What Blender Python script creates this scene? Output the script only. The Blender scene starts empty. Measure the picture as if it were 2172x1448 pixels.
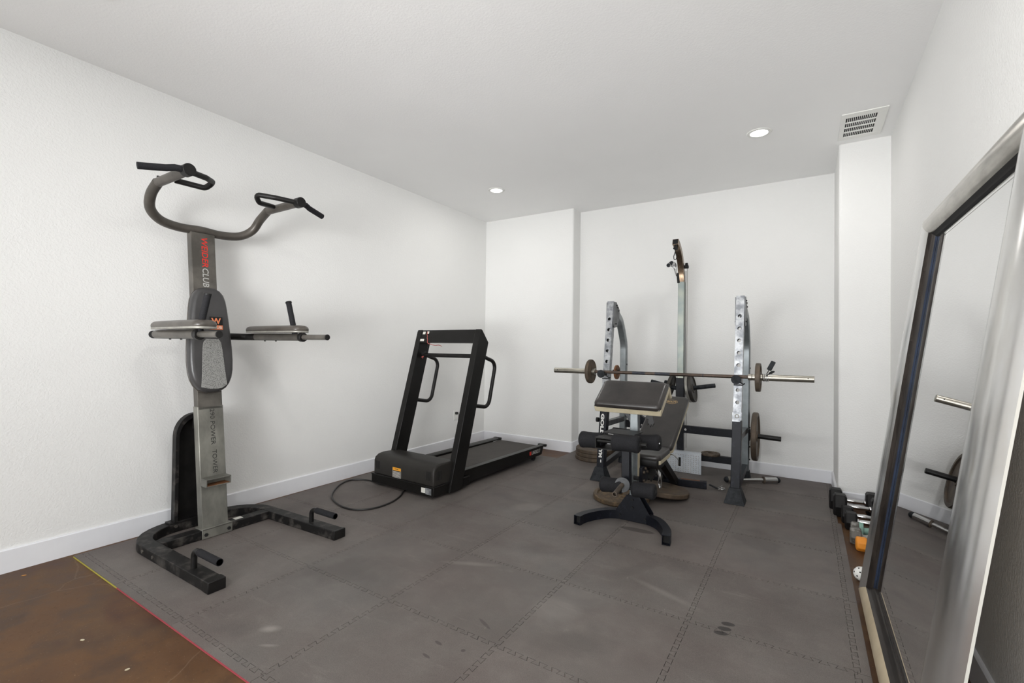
import bpy, bmesh, math, random
from mathutils import Vector, Matrix
C = bpy.context.scene.collection
random.seed(7)
PI = math.pi
W_PX = 2172
# ------------------------------------------------------------ camera
F, YAW, PITCH, ROLL, CAMZ = 992.04, 0.5624, 0.0117, 0.0121, 1.2337
cy, sy = math.cos(YAW), math.sin(YAW)
fw = Vector((-sy*math.cos(PITCH), cy*math.cos(PITCH), math.sin(PITCH)))
rt = Vector((cy, sy, 0)); up = rt.cross(fw)
r2 = rt*math.cos(ROLL) + up*math.sin(ROLL); u2 = -rt*math.sin(ROLL) + up*math.cos(ROLL)
cam_d = bpy.data.cameras.new('camera'); cam = bpy.data.objects.new('camera', cam_d); C.objects.link(cam)
cam_d.sensor_width = 36; cam_d.lens = 36*F/W_PX; cam_d.clip_start = 0.02
cam.matrix_world = Matrix(((r2.x, u2.x, -fw.x, 0), (r2.y, u2.y, -fw.y, 0), (r2.z, u2.z, -fw.z, CAMZ), (0, 0, 0, 1)))
bpy.context.scene.camera = cam
# ------------------------------------------------------------ view, world, big lights
sc = bpy.context.scene
sc.view_settings.view_transform = 'Standard'; sc.view_settings.look = 'None'
sc.view_settings.exposure = -0.07; sc.view_settings.gamma = 1.0; sc.view_settings.use_curve_mapping = False
wd = bpy.data.worlds.new('world'); sc.world = wd; wd.use_nodes = True
wd.node_tree.nodes['Background'].inputs[0].default_value = (0.80, 0.88, 1.0, 1)
wd.node_tree.nodes['Background'].inputs[1].default_value = 1.0
FILL_W = 54.0
def area(name, loc, target, sx, sy_, power, col, spread=180):
    l = bpy.data.lights.new(name, 'AREA'); l.shape = 'RECTANGLE'; l.size = sx; l.size_y = sy_; l.energy = power; l.color = col; l.spread = math.radians(spread)
    o = bpy.data.objects.new(name, l); C.objects.link(o); o.location = loc
    o.rotation_euler = (Vector(target)-Vector(loc)).to_track_quat('-Z', 'Y').to_euler(); return o
# added fill lights set in two unseen openings of the wall behind the camera
area('added_opening_fill', (-1.60, -2.96, 1.45), (-1.7, 2.0, 1.35), 1.2, 1.9, FILL_W, (0.96, 0.98, 1.0))
area('added_opening_fill', (-.15, -2.96, 1.45), (-.8, 2.0, 1.35), .9, 1.9, FILL_W, (0.96, 0.98, 1.0))

# added fill lights behind the camera, aimed at the long wall and the ceiling
area('added_fill', (-.3, -2.3, 1.2), (-3.6, 3.6, 1.8), 1.9, 1.4, 13.2, (1.0, .995, .99), 40)
area('added_fill', (-2.8, -2.4, .6), (.3, 3.2, 2.9), 1.9, 1.4, 17.0, (1.0, .995, .99), 60)
area('added_fill', (-1.4, -2.4, .4), (-1.2, 4.2, 2.9), 1.9, 1.4, 9.0, (1.0, .995, .99), 50)

# ------------------------------------------------------------ materials
def lin(c):
    c = c/255.0
    return c/12.92 if c <= 0.04045 else ((c+0.055)/1.055)**2.4
def S(r, g, b): return (lin(r), lin(g), lin(b), 1)
def newmat(name):
    m = bpy.data.materials.new(name); m.use_nodes = True
    return m, m.node_tree.nodes, m.node_tree.links, m.node_tree.nodes['Principled BSDF']
def coords(n, l, kind='Object', scale=(1, 1, 1)):
    t = n.new('ShaderNodeTexCoord') if kind != 'World' else n.new('ShaderNodeNewGeometry')
    mp = n.new('ShaderNodeMapping'); mp.inputs['Scale'].default_value = scale
    l.new(t.outputs[kind if kind != 'World' else 'Position'], mp.inputs['Vector']); return mp.outputs[0]
def noise(n, l, vec, scale, detail=4, rough=0.55):
    t = n.new('ShaderNodeTexNoise'); t.inputs['Scale'].default_value = scale; t.inputs['Detail'].default_value = detail
    t.inputs['Roughness'].default_value = rough; l.new(vec, t.inputs['Vector']); return t.outputs['Fac']
def ramp(n, l, fac, stops):
    r = n.new('ShaderNodeValToRGB'); e = r.color_ramp.elements
    e[0].position, e[0].color = stops[0]; e[1].position, e[1].color = stops[-1]
    for p, c in stops[1:-1]:
        x = e.new(p); x.color = c
    l.new(fac, r.inputs[0]); return r.outputs[0]
def mixc(n, l, fac, a, b, mode='MIX'):
    m = n.new('ShaderNodeMix'); m.data_type = 'RGBA'; m.blend_type = mode
    for v, s in ((fac, m.inputs['Factor']), (a, m.inputs[6]), (b, m.inputs[7])):
        if hasattr(v, 'links') or hasattr(v, 'is_linked'): l.new(v, s)
        else: s.default_value = v
    return m.outputs[2]
def bump(n, l, b, h, strength, dist=0.001):
    x = n.new('ShaderNodeBump'); x.inputs['Strength'].default_value = strength; x.inputs['Distance'].default_value = dist
    l.new(h, x.inputs['Height']); l.new(x.outputs[0], b.inputs['Normal'])
def G(v): return (v, v, v, 1)
def basic(name, c1, c2=None, rough=0.5, metal=0.0, scale=8, bstr=0.0, bscale=200, stretch=(1, 1, 1), lo=.35, hi=.65, spec=.5, kind='Object', rough2=None, coat=0):
    m, n, l, b = newmat(name); v = coords(n, l, kind, stretch)
    b.inputs['Roughness'].default_value = rough; b.inputs['Metallic'].default_value = metal
    b.inputs['Specular IOR Level'].default_value = spec
    if coat: b.inputs['Coat Weight'].default_value = coat; b.inputs['Coat Roughness'].default_value = .15
    if c2 is None: b.inputs['Base Color'].default_value = c1
    else:
        f = noise(n, l, v, scale, 6, .6); l.new(ramp(n, l, f, [(lo, c1), (hi, c2)]), b.inputs['Base Color'])
        if rough2 is not None: l.new(ramp(n, l, f, [(lo, G(rough)), (hi, G(rough2))]), b.inputs['Roughness'])
    if bstr: bump(n, l, b, noise(n, l, v, bscale, 3), bstr)
    return m
def wallmat(name, c, st=.45):
    m, n, l, b = newmat(name); v = coords(n, l, 'World')
    b.inputs['Roughness'].default_value = .75; b.inputs['Specular IOR Level'].default_value = .25
    f = noise(n, l, v, 1.3, 3); c2 = tuple(x*.975 for x in c[:3])+(1,)
    l.new(ramp(n, l, f, [(.3, c), (.7, c2)]), b.inputs['Base Color'])
    a = noise(n, l, v, 95, 2, .5); r = ramp(n, l, a, [(.42, G(0)), (.62, G(1))])
    bump(n, l, b, r, st, .0016); return m
M = {}
M['wall'] = wallmat('painted orange peel wall', S(231, 231, 229), .38)
M['ceil'] = wallmat('painted ceiling', S(244, 244, 243), .16)
M['trim'] = basic('white gloss trim paint', S(232, 233, 236), S(225, 226, 230), .38, scale=3)
M['white'] = basic('white plastic', S(232, 232, 228), None, .45)
# stained concrete
m, n, l, b = newmat('stained concrete'); v = coords(n, l, 'World')
f1 = noise(n, l, v, 1.5, 9, .62); f2 = noise(n, l, v, 6, 7, .65); f3 = noise(n, l, v, 48, 4, .7)
base = ramp(n, l, f1, [(.30, S(60, 30, 14)), (.40, S(84, 50, 28)), (.48, S(86, 64, 44)), (.56, S(100, 68, 36)), (.64, S(80, 50, 28)), (.75, S(58, 32, 16))])
base = mixc(n, l, .6, base, ramp(n, l, f2, [(.34, S(52, 30, 17)), (.7, S(106, 80, 56))]))
base = mixc(n, l, ramp(n, l, f3, [(.56, G(0)), (.74, G(.45))]), base, S(48, 34, 26))
f6 = noise(n, l, v, 130, 3, .6); base = mixc(n, l, ramp(n, l, f6, [(.66, G(0)), (.76, G(.5))]), base, S(150, 128, 106))
vo = n.new('ShaderNodeTexVoronoi'); vo.feature = 'DISTANCE_TO_EDGE'; vo.inputs['Scale'].default_value = 1.1
wv = n.new('ShaderNodeMix'); wv.data_type = 'VECTOR'; wv.inputs['Factor'].default_value = .12
l.new(v, wv.inputs[4]); nn = n.new('ShaderNodeTexNoise'); nn.inputs['Scale'].default_value = 3; nn.inputs['Detail'].default_value = 6; l.new(v, nn.inputs['Vector']); l.new(nn.outputs['Color'], wv.inputs[5]); l.new(wv.outputs[1], vo.inputs['Vector'])
base = mixc(n, l, ramp(n, l, vo.outputs['Distance'], [(.0, G(.35)), (.004, G(0))]), base, S(128, 108, 88))
l.new(base, b.inputs['Base Color']); b.inputs['Specular IOR Level'].default_value = .25
l.new(ramp(n, l, f2, [(.3, G(.38)), (.7, G(.6))]), b.inputs['Roughness']); bump(n, l, b, f3, .12)
M['concrete'] = m
# foam mat
m, n, l, b = newmat('grey foam mat'); v = coords(n, l, 'World')
f1 = noise(n, l, v, 1.1, 5, .6); f2 = noise(n, l, v, 3.3, 8, .68); f3 = noise(n, l, v, 260, 2, .5)
base = ramp(n, l, f1, [(.36, S(88, 76, 73)), (.5, S(97, 90, 86)), (.64, S(101, 99, 96))])
base = mixc(n, l, .5, base, ramp(n, l, f2, [(.28, S(72, 66, 63)), (.5, S(94, 88, 84)), (.72, S(118, 112, 107))]))
oi = n.new('ShaderNodeObjectInfo'); rr = ramp(n, l, oi.outputs['Random'], [(0, G(.90)), (1, G(1.06))])
base = mixc(n, l, 1.0, base, rr, 'MULTIPLY')
vsp = n.new('ShaderNodeTexVoronoi'); vsp.inputs['Scale'].default_value = 9; l.new(v, vsp.inputs['Vector'])
base = mixc(n, l, ramp(n, l, vsp.outputs['Distance'], [(.0, G(.55)), (.022, G(0))]), base, S(205, 198, 190))
st = coords(n, l, 'World', (1, 5, 1)); f4 = noise(n, l, st, 2.4, 6, .75)
base = mixc(n, l, ramp(n, l, f4, [(.58, G(0)), (.72, G(.34))]), base, S(128, 122, 117))
f5 = noise(n, l, v, 2.0, 3, .5); base = mixc(n, l, ramp(n, l, f5, [(.58, G(0)), (.66, G(.42))]), base, S(66, 61, 59))
f7 = noise(n, l, coords(n, l, 'World', (3, 1, 1)), 5.5, 9, .72)
base = mixc(n, l, ramp(n, l, f7, [(.64, G(0)), (.72, G(.4))]), base, S(146, 139, 132))
f8 = noise(n, l, v, 420, 2, .6); base = mixc(n, l, .16, base, ramp(n, l, f8, [(.3, S(40, 37, 36)), (.7, S(170, 164, 158))]))
def spot(base, x, y, rx, ry, rot, col, amt, soft=.75):       # a stain with its own outline on the foam
    mp = n.new('ShaderNodeMapping'); mp.vector_type = 'TEXTURE'; mp.inputs['Location'].default_value = (x, y, 0); mp.inputs['Rotation'].default_value = (0, 0, math.radians(rot)); mp.inputs['Scale'].default_value = (rx, ry, 1)
    gm = n.new('ShaderNodeNewGeometry'); l.new(gm.outputs['Position'], mp.inputs['Vector'])
    le = n.new('ShaderNodeVectorMath'); le.operation = 'LENGTH'; l.new(mp.outputs[0], le.inputs[0])
    return mixc(n, l, ramp(n, l, le.outputs['Value'], [(soft, G(amt)), (1.0, G(0))]), base, col)
dk, lt = S(62, 57, 55), S(150, 145, 139)
for q in ((-.972, 3.165, .125, .036, 3, dk, .75, .85), (-.294, 2.319, .030, .017, 15, S(42, 39, 38), .8, .9), (-.303, 2.272, .030, .017, 15, S(42, 39, 38), .8, .9), (-.312, 2.229, .030, .017, 15, S(42, 39, 38), .8, .9),
          (-1.964, 1.177, .055, .030, 35, lt, .5, .3), (-1.86, 1.11, .05, .012, 30, lt, .35, .3), (-1.209, 1.718, .055, .010, -25, dk, .6, .7), (-1.291, 1.503, .024, .009, -10, dk, .7, .7), (-1.278, 1.415, .026, .008, -10, dk, .7, .7), (-1.175, 1.521, .011, .011, 0, dk, .7, .7),
          (-1.607, 2.147, .20, .03, 25, lt, .3, .2), (-.997, 2.004, .14, .12, 0, lt, .2, .5), (-.60, 2.43, .25, .03, -20, lt, .28, .2), (-1.815, 3.14, .16, .10, 40, lt, .22, .5), (-1.35, 2.55, .20, .12, 20, dk, .3, .4), (-.8, 2.62, .25, .06, 60, dk, .25, .3)):
    base = spot(base, *q)
l.new(base, b.inputs['Base Color']); b.inputs['Roughness'].default_value = .62; b.inputs['Specular IOR Level'].default_value = .35
bump(n, l, b, f3, .25, .0006); M['mat'] = m
M['yellow'] = basic('yellow foam edge', S(172, 162, 62), None, .7)
M['red'] = basic('red foam edge', S(158, 62, 72), None, .7)
M['gunmetal'] = basic('worn gunmetal paint', S(78, 75, 70), S(104, 100, 94), .38, .35, scale=9, bstr=.05, bscale=60)
M['gunlow'] = basic('worn grey column paint', S(108, 107, 101), S(142, 141, 133), .38, .45, scale=7, bstr=.05, bscale=60, stretch=(1, 1, .5))
M['pullbar'] = basic('grey brown bar paint', S(74, 70, 65), S(90, 85, 79), .4, .3, scale=12)
M['black'] = basic('black powder coat', S(18, 17, 17), S(30, 29, 28), .42, .0, scale=14, bstr=.15, bscale=300, spec=.25)
M['blackscuff'] = basic('scuffed black steel', S(24, 23, 23), S(86, 82, 78), .5, .1, scale=16, stretch=(1, 1, 1), lo=.5, hi=.78, bstr=.1, bscale=150, spec=.25)
M['tmblack'] = basic('treadmill black enamel', S(17, 16, 15), S(23, 22, 21), .36, .0, scale=5, bstr=.2, bscale=400, spec=.25)
M['tmhood'] = basic('charcoal hood plastic', S(38, 36, 34), S(46, 44, 41), .45, .0, scale=4, bstr=.1, bscale=300, spec=.25)
M['belt'] = basic('treadmill belt', S(58, 54, 50), S(68, 64, 60), .6, .0, scale=8, bstr=.2, bscale=500, spec=.25)
M['navyblack'] = basic('chipped blue black paint', S(19, 21, 28), S(46, 50, 60), .4, .05, scale=22, lo=.55, hi=.8, bstr=.1, bscale=120, spec=.25)
M['silver'] = basic('scratched silver steel', S(178, 180, 182), S(120, 123, 127), .34, .55, scale=18, lo=.38, hi=.62, bstr=.08, bscale=160, rough2=.4)
M['greysteel'] = basic('grey steel tube', S(112, 118, 120), S(140, 146, 148), .36, .6, scale=5, bstr=.04, bscale=90)
M['hammered'] = basic('dark grey bracket paint', S(84, 86, 88), S(112, 114, 116), .42, .5, scale=14, bstr=.05, bscale=90)
M['chromebrown'] = basic('tarnished chrome', S(150, 132, 112), S(110, 92, 76), .2, .9, scale=12, rough2=.35)
M['galv'] = basic('tarnished post steel', S(146, 150, 140), S(122, 132, 132), .36, .6, scale=5, bstr=.05, bscale=60, rough2=.45)
M['chrome'] = basic('chrome', S(205, 205, 205), None, .14, 1.0)
M['sleeve'] = basic('worn nickel sleeve', S(172, 168, 158), S(150, 146, 136), .3, .9, scale=10)
M['rustbar'] = basic('browned bar steel', S(96, 82, 72), S(78, 68, 62), .45, .6, scale=20)
M['darkbar'] = basic('knurled bar steel', S(52, 54, 62), S(70, 72, 78), .4, .7, scale=40, bstr=.3, bscale=900)
M['iron'] = basic('rusting cast iron', S(74, 66, 58), S(106, 92, 78), .55, .35, scale=14, bstr=.2, bscale=70, lo=.3, hi=.7)
M['rust'] = basic('brown rusted iron', S(64, 55, 46), S(98, 83, 67), .62, .2, scale=12, bstr=.25, bscale=60, lo=.3, hi=.7)
M['rusty'] = basic('flaking rust', S(80, 66, 50), S(132, 108, 76), .6, .15, scale=34, bstr=.3, bscale=90, lo=.45, hi=.75)
M['redrust'] = basic('reddish rust', S(140, 92, 54), S(108, 70, 44), .6, .1, scale=20, bstr=.2, bscale=60)
M['greyiron'] = basic('grey painted iron', S(140, 138, 132), S(166, 164, 156), .5, .3, scale=12, bstr=.15, bscale=60)
M['blackiron'] = basic('black iron', S(44, 43, 42), S(70, 66, 60), .5, .3, scale=10, bstr=.15, bscale=60)
M['vinyl'] = basic('black vinyl', S(33, 30, 29), S(50, 46, 44), .36, .0, scale=7, bstr=.25, bscale=45, coat=.15)
M['vinylgrey'] = basic('charcoal vinyl', S(50, 49, 50), S(62, 61, 61), .34, .0, scale=5, bstr=.1, bscale=60)
M['armvinyl'] = basic('worn grey brown vinyl', S(60, 56, 52), S(86, 81, 75), .3, .0, scale=7, bstr=.1, bscale=50)
M['cream'] = basic('cream vinyl', S(196, 186, 160), S(178, 168, 142), .45, .0, scale=10, bstr=.1, bscale=60)
M['foam'] = basic('black foam', S(24, 24, 26), S(36, 36, 39), .8, .0, scale=200, bstr=.5, bscale=500, spec=.25)
M['rubber'] = basic('dark rubber', S(20, 22, 25), S(46, 49, 53), .6, .0, scale=24, bstr=.25, bscale=40, spec=.25)
M['hexrubber'] = basic('hex rubber', S(22, 21, 21), S(30, 29, 29), .5, .0, scale=10, spec=.25)
M['cable'] = basic('black cable', S(26, 25, 24), None, .45)
M['paper'] = basic('label paper', S(214, 212, 204), None, .6)
M['kraft'] = basic('kraft backing', S(176, 156, 128), None, .8)
M['beige'] = basic('painted beige frame reflection', S(190, 176, 150), S(170, 156, 130), .5, scale=6)  # reflection on the silver bottom rail, painted in as beige
M['orange'] = basic('orange neoprene', S(232, 146, 44), S(196, 118, 34), .55, scale=40, lo=.6, hi=.7)
M['tealp'] = basic('teal neoprene', S(150, 186, 172), S(110, 150, 138), .55, scale=20)
M['greyhex'] = basic('peeling grey enamel', S(88, 84, 78), S(140, 138, 134), .45, .1, scale=18, lo=.48, hi=.56)
M['plug'] = M['cable']
M['dark'] = basic('dark cavity', S(14, 14, 14), None, .8)
M['txt_red'] = basic('red print', S(208, 44, 34), None, .5)
M['txt_silver'] = basic('silver print', S(178, 178, 174), None, .45)
M['txt_black'] = basic('black print', S(42, 42, 40), None, .5)
M['txt_white'] = basic('white print', S(224, 224, 220), None, .5)
M['txt_orange'] = basic('orange print', S(222, 128, 84), None, .5)
M['txt_gold'] = basic('gold print', S(186, 158, 112), None, .5)
M['warn'] = basic('orange warning print', S(228, 158, 40), None, .5)
M['wood'] = basic('wood chip', S(170, 120, 60), None, .7)
M['redcord'] = basic('red cord', S(150, 40, 36), S(190, 120, 110), .6, scale=60)
M['diamond'] = basic('aluminium tread plate', S(214, 218, 222), S(190, 197, 205), .42, .25, scale=8, rough2=.42)
M['silverleaf'] = basic('silver leaf frame', S(232, 233, 234), S(214, 212, 208), .22, .95, scale=5, stretch=(2, 2, .5), bstr=.05, bscale=30)
M['foil'] = basic('crinkled silver foil', S(186, 182, 174), S(150, 146, 138), .24, .95, scale=14, stretch=(2, .5, 2), bstr=.9, bscale=16)
M['brownrefl'] = basic('painted brown frame reflection', S(112, 96, 86), S(92, 80, 72), .3, .6, scale=8)  # floor reflected in the silver top rail, put into the colour
M['bluestrip'] = basic('dark blue band', S(30, 36, 50), S(46, 58, 80), .35, .3, scale=6)  # dark blue tone for the strip beside the glass
M['darkrefl'] = basic('painted dark frame reflection', S(34, 29, 27), S(72, 65, 60), .26, .55, scale=30, stretch=(1, .12, .12), bstr=.1, bscale=50)  # dark room reflections on the silver scoops, put into the colour
m, n, l, b = newmat('mirror glass'); b.inputs['Base Color'].default_value = G(.86); b.inputs['Metallic'].default_value = 1; v = coords(n, l)
l.new(ramp(n, l, noise(n, l, v, 3, 6, .7), [(.5, G(.0)), (.8, G(.09))]), b.inputs['Roughness']); M['mirror'] = m
# perforated knit panel
m, n, l, b = newmat('grey mesh fabric'); v = coords(n, l, 'Object'); vo = n.new('ShaderNodeTexVoronoi'); vo.inputs['Scale'].default_value = 190; l.new(v, vo.inputs['Vector'])
l.new(ramp(n, l, vo.outputs['Distance'], [(.2, S(70, 70, 69)), (.5, S(140, 140, 137))]), b.inputs['Base Color']); b.inputs['Roughness'].default_value = .7
bump(n, l, b, vo.outputs['Distance'], .4); M['knit'] = m
def emis(name, c, s):
    m, n, l, b = newmat(name); b.inputs['Emission Color'].default_value = c; b.inputs['Emission Strength'].default_value = s; b.inputs['Base Color'].default_value = G(.8); return m
M['lamp'] = emis('lit lens', (1, .97, .92, 1), 9)

# ------------------------------------------------------------ mesh builder
def frame(d, upv=None):
    d = Vector(d).normalized(); u = Vector(upv) if upv else Vector((0, 0, 1))
    if abs(d.dot(u)) > .98: u = Vector((0, 1, 0)) if upv is None else Vector((1, 0, 0))
    a = u.cross(d).normalized(); return a, d.cross(a).normalized(), d
class B:
    def __init__(s): s.v = []; s.f = []
    def add(s, vs, fs):
        o = len(s.v); s.v += [Vector(x) for x in vs]; s.f += [tuple(i+o for i in f) for f in fs]; return s
    def box(s, x0, x1, y0, y1, z0, z1, mat=None):
        vs = [(x, y, z) for z in (z0, z1) for y in (y0, y1) for x in (x0, x1)]
        if mat: vs = [mat @ Vector(q) for q in vs]
        return s.add(vs, [(0, 2, 3, 1), (4, 5, 7, 6), (0, 1, 5, 4), (2, 6, 7, 3), (0, 4, 6, 2), (1, 3, 7, 5)])
    def beam(s, p0, p1, w, h, upv=(0, 0, 1), cap=True):           # rectangular bar from p0 to p1, w across, h along upv
        return s.sweep([p0, p1], [(-w/2, -h/2), (w/2, -h/2), (w/2, h/2), (-w/2, h/2)], upv, cap)
    def sweep(s, pts, sec, upv=None, cap=True, hollow=0):
        pts = [Vector(p) for p in pts]; n = len(sec); rings = []
        pa = None
        for i, p in enumerate(pts):
            d = (pts[min(i+1, len(pts)-1)]-pts[max(i-1, 0)]).normalized()
            if upv is not None: a, b_, _ = frame(d, upv)
            else:
                if pa is None: a, b_, _ = frame(d)
                else:
                    a = (pa - d*pa.dot(d)).normalized(); b_ = d.cross(a)
                pa = a
            k = 1.0
            if 0 < i < len(pts)-1:
                d1 = (pts[i]-pts[i-1]).normalized(); d2 = (pts[i+1]-pts[i]).normalized()
                c = max(.5, math.cos(d1.angle(d2, 0)/2)); k = 1/c
            rings.append([p + a*q[0]*k + b_*q[1] for q in sec] if upv is not None else [p+a*q[0]+b_*q[1] for q in sec])
        vs = [q for r in rings for q in r]; fs = []
        for i in range(len(pts)-1):
            for j in range(n):
                fs.append((i*n+j, i*n+(j+1) % n, (i+1)*n+(j+1) % n, (i+1)*n+j))
        if cap:
            fs.append(tuple(range(n-1, -1, -1))); fs.append(tuple((len(pts)-1)*n+j for j in range(n)))
        return s.add(vs, fs)
    def tube(s, pts, r, seg=14, cap=True):
        return s.sweep(pts, [(r*math.cos(2*PI*k/seg), r*math.sin(2*PI*k/seg)) for k in range(seg)], None, cap)
    def cyl(s, p0, p1, r, r1=None, seg=24):
        p0, p1 = Vector(p0), Vector(p1); a, b_, d = frame(p1-p0); r1 = r if r1 is None else r1
        vs = [p0+a*r*math.cos(t)+b_*r*math.sin(t) for t in [2*PI*k/seg for k in range(seg)]]
        vs += [p1+a*r1*math.cos(t)+b_*r1*math.sin(t) for t in [2*PI*k/seg for k in range(seg)]]
        fs = [(k, (k+1) % seg, seg+(k+1) % seg, seg+k) for k in range(seg)] + [tuple(range(seg-1, -1, -1)), tuple(range(seg, 2*seg))]
        return s.add(vs, fs)
    def lathe(s, prof, mat=None, seg=40, closed=False):          # prof (r, z) round local z
        mat = mat or Matrix(); vs = []
        for r, z in prof: vs += [mat @ Vector((r*math.cos(2*PI*k/seg), r*math.sin(2*PI*k/seg), z)) for k in range(seg)]
        fs = []; m_ = len(prof)
        for i in range(m_ if closed else m_-1):
            j = (i+1) % m_
            for k in range(seg): fs.append((i*seg+k, i*seg+(k+1) % seg, j*seg+(k+1) % seg, j*seg+k))
        if not closed: fs.append(tuple(range(seg-1, -1, -1))); fs.append(tuple((m_-1)*seg+k for k in range(seg)))
        return s.add(vs, fs)
    def prism(s, poly, O, U, V, N, t):                          # polygon in plane O + u U + v V, extruded t along N
        O, U, V, N = Vector(O), Vector(U), Vector(V), Vector(N); n = len(poly)
        vs = [O+U*a+V*b_ for a, b_ in poly] + [O+U*a+V*b_+N*t for a, b_ in poly]
        fs = [tuple(range(n-1, -1, -1)), tuple(range(n, 2*n))] + [(k, (k+1) % n, n+(k+1) % n, n+k) for k in range(n)]
        return s.add(vs, fs)
    def pillow(s, poly, O, U, V, N, t, r, dome=.0, n=6, both=True):
        O, U, V, N = Vector(O), Vector(U), Vector(V), Vector(N); rings = []
        def ring(ins, h):
            p = shrink(poly, ins); rings.append([O+U*a+V*b_+N*h for a, b_ in p])
        if both:
            ring(r*.6, 0)
            for k in range(1, n): a = PI/2*k/n; ring(r*.6*(1-math.sin(a)), r*.6*(1-math.cos(a)))
        else: ring(0, 0)
        for k in range(n+1): a = PI/2*k/n; ring(r*(1-math.cos(a)), t-r+r*math.sin(a))
        w = min(max(p[0] for p in poly)-min(p[0] for p in poly), max(p[1] for p in poly)-min(p[1] for p in poly))/2
        for f in (.3, .6): ring(r+(w-r)*f*.8, t+dome*math.sin(f*PI/2))
        m_ = len(poly); vs = [q for g in rings for q in g]
        fs = [(i*m_+k, i*m_+(k+1) % m_, (i+1)*m_+(k+1) % m_, (i+1)*m_+k) for i in range(len(rings)-1) for k in range(m_)]
        fs += [tuple(range(m_-1, -1, -1)), tuple((len(rings)-1)*m_+k for k in range(m_))]
        return s.add(vs, fs)
    def sphere(s, c, r, seg=20, rings=12, sz=1.0):
        prof = [(r*math.sin(PI*i/rings), -r*sz*math.cos(PI*i/rings)) for i in range(1, rings)]
        return s.lathe(prof, Matrix.Translation(c), seg)
def shrink(poly, g):             # scale about the centroid so that the outline moves in by about g
    cx_ = sum(p[0] for p in poly)/len(poly); cy_ = sum(p[1] for p in poly)/len(poly)
    hx = (max(p[0] for p in poly)-min(p[0] for p in poly))/2; hy = (max(p[1] for p in poly)-min(p[1] for p in poly))/2
    mx = (max(p[0] for p in poly)+min(p[0] for p in poly))/2; my = (max(p[1] for p in poly)+min(p[1] for p in poly))/2
    return [(mx+(a-mx)*(1-g/hx), my+(b-my)*(1-g/hy)) for a, b in poly]
def rrect(x0, x1, y0, y1, r, n=5):
    out = []
    for cx_, cy_, a0 in ((x1-r, y0+r, -90), (x1-r, y1-r, 0), (x0+r, y1-r, 90), (x0+r, y0+r, 180)):
        out += [(cx_+r*math.cos(math.radians(a0+90*k/n)), cy_+r*math.sin(math.radians(a0+90*k/n))) for k in range(n+1)]
    return out
def smooth(pts, n=6):
    P = [Vector(p) for p in pts]; out = []
    for i in range(len(P)-1):
        p0, p1, p2, p3 = P[max(i-1, 0)], P[i], P[i+1], P[min(i+2, len(P)-1)]
        for k in range(n):
            t = k/n; out.append(.5*((2*p1)+(-p0+p2)*t+(2*p0-5*p1+4*p2-p3)*t*t+(-p0+3*p1-3*p2+p3)*t**3))
    out.append(P[-1]); return out
def fillet(pts, r, n=6):
    P = [Vector(p) for p in pts]; out = [P[0]]
    for i in range(1, len(P)-1):
        a = (P[i-1]-P[i]); c = (P[i+1]-P[i]); la, lc = a.length, c.length; a.normalize(); c.normalize()
        ang = a.angle(c); t = min(r/math.tan(ang/2), la*.49, lc*.49); rr = t*math.tan(ang/2)
        s0 = P[i]+a*t; s1 = P[i]+c*t; cen = P[i]+(a+c).normalized()*(rr/math.sin(ang/2))
        for k in range(n+1):
            q = s0.lerp(s1, k/n)-cen
            out.append(cen+q.normalized()*rr)
    out.append(P[-1]); return out
ORG = {}
def obj(name, b, mat, parent=None, bev=0.0, ang=35, label=None, flat=False, seg=2):
    me = bpy.data.meshes.new(name); off = ORG.get(parent.name, Vector((0, 0, 0))) if parent else Vector((0, 0, 0))
    me.from_pydata([tuple(v-off) for v in b.v], [], b.f)
    bm = bmesh.new(); bm.from_mesh(me); bmesh.ops.recalc_face_normals(bm, faces=bm.faces); bm.to_mesh(me); bm.free()
    me.materials.append(mat)
    if not flat:
        me.polygons.foreach_set('use_smooth', [True]*len(me.polygons)); me.set_sharp_from_angle(angle=math.radians(ang))
    o = bpy.data.objects.new(name, me); C.objects.link(o)
    if parent: o.parent = parent; ORG[o.name] = off
    if bev:
        md = o.modifiers.new('bevel', 'BEVEL'); md.width = bev; md.segments = seg; md.limit_method = 'ANGLE'; md.angle_limit = math.radians(40); md.harden_normals = False
    if label: o['label'] = label
    return o
def thing(name, label, cat, loc=(0, 0, 0), rot=None, group=None, local=False):
    o = bpy.data.objects.new(name, None); C.objects.link(o); o.location = loc; o.empty_display_size = .1
    if rot: o.rotation_euler = rot
    o['label'] = label; o['category'] = cat
    if group: o['group'] = group
    ORG[o.name] = Vector((0, 0, 0)) if local else Vector(loc)
    return o
def tag(o, label, cat, group=None):
    o['label'] = label; o['category'] = cat
    if group: o['group'] = group
    return o
def multi(name, blds, mat, parent, **k): return [obj(name, x, mat, parent, **k) for x in blds]
def recenter(o):
    me = o.data; c = sum((v.co for v in me.vertices), Vector())/len(me.vertices); c.z = min(v.co.z for v in me.vertices)
    for v in me.vertices: v.co -= c
    o.location = c; return o
def struct(name, b, mat, parent=None, **k):
    o = obj(name, b, mat, parent, **k)
    if not parent: o['kind'] = 'structure'
    return o
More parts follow.
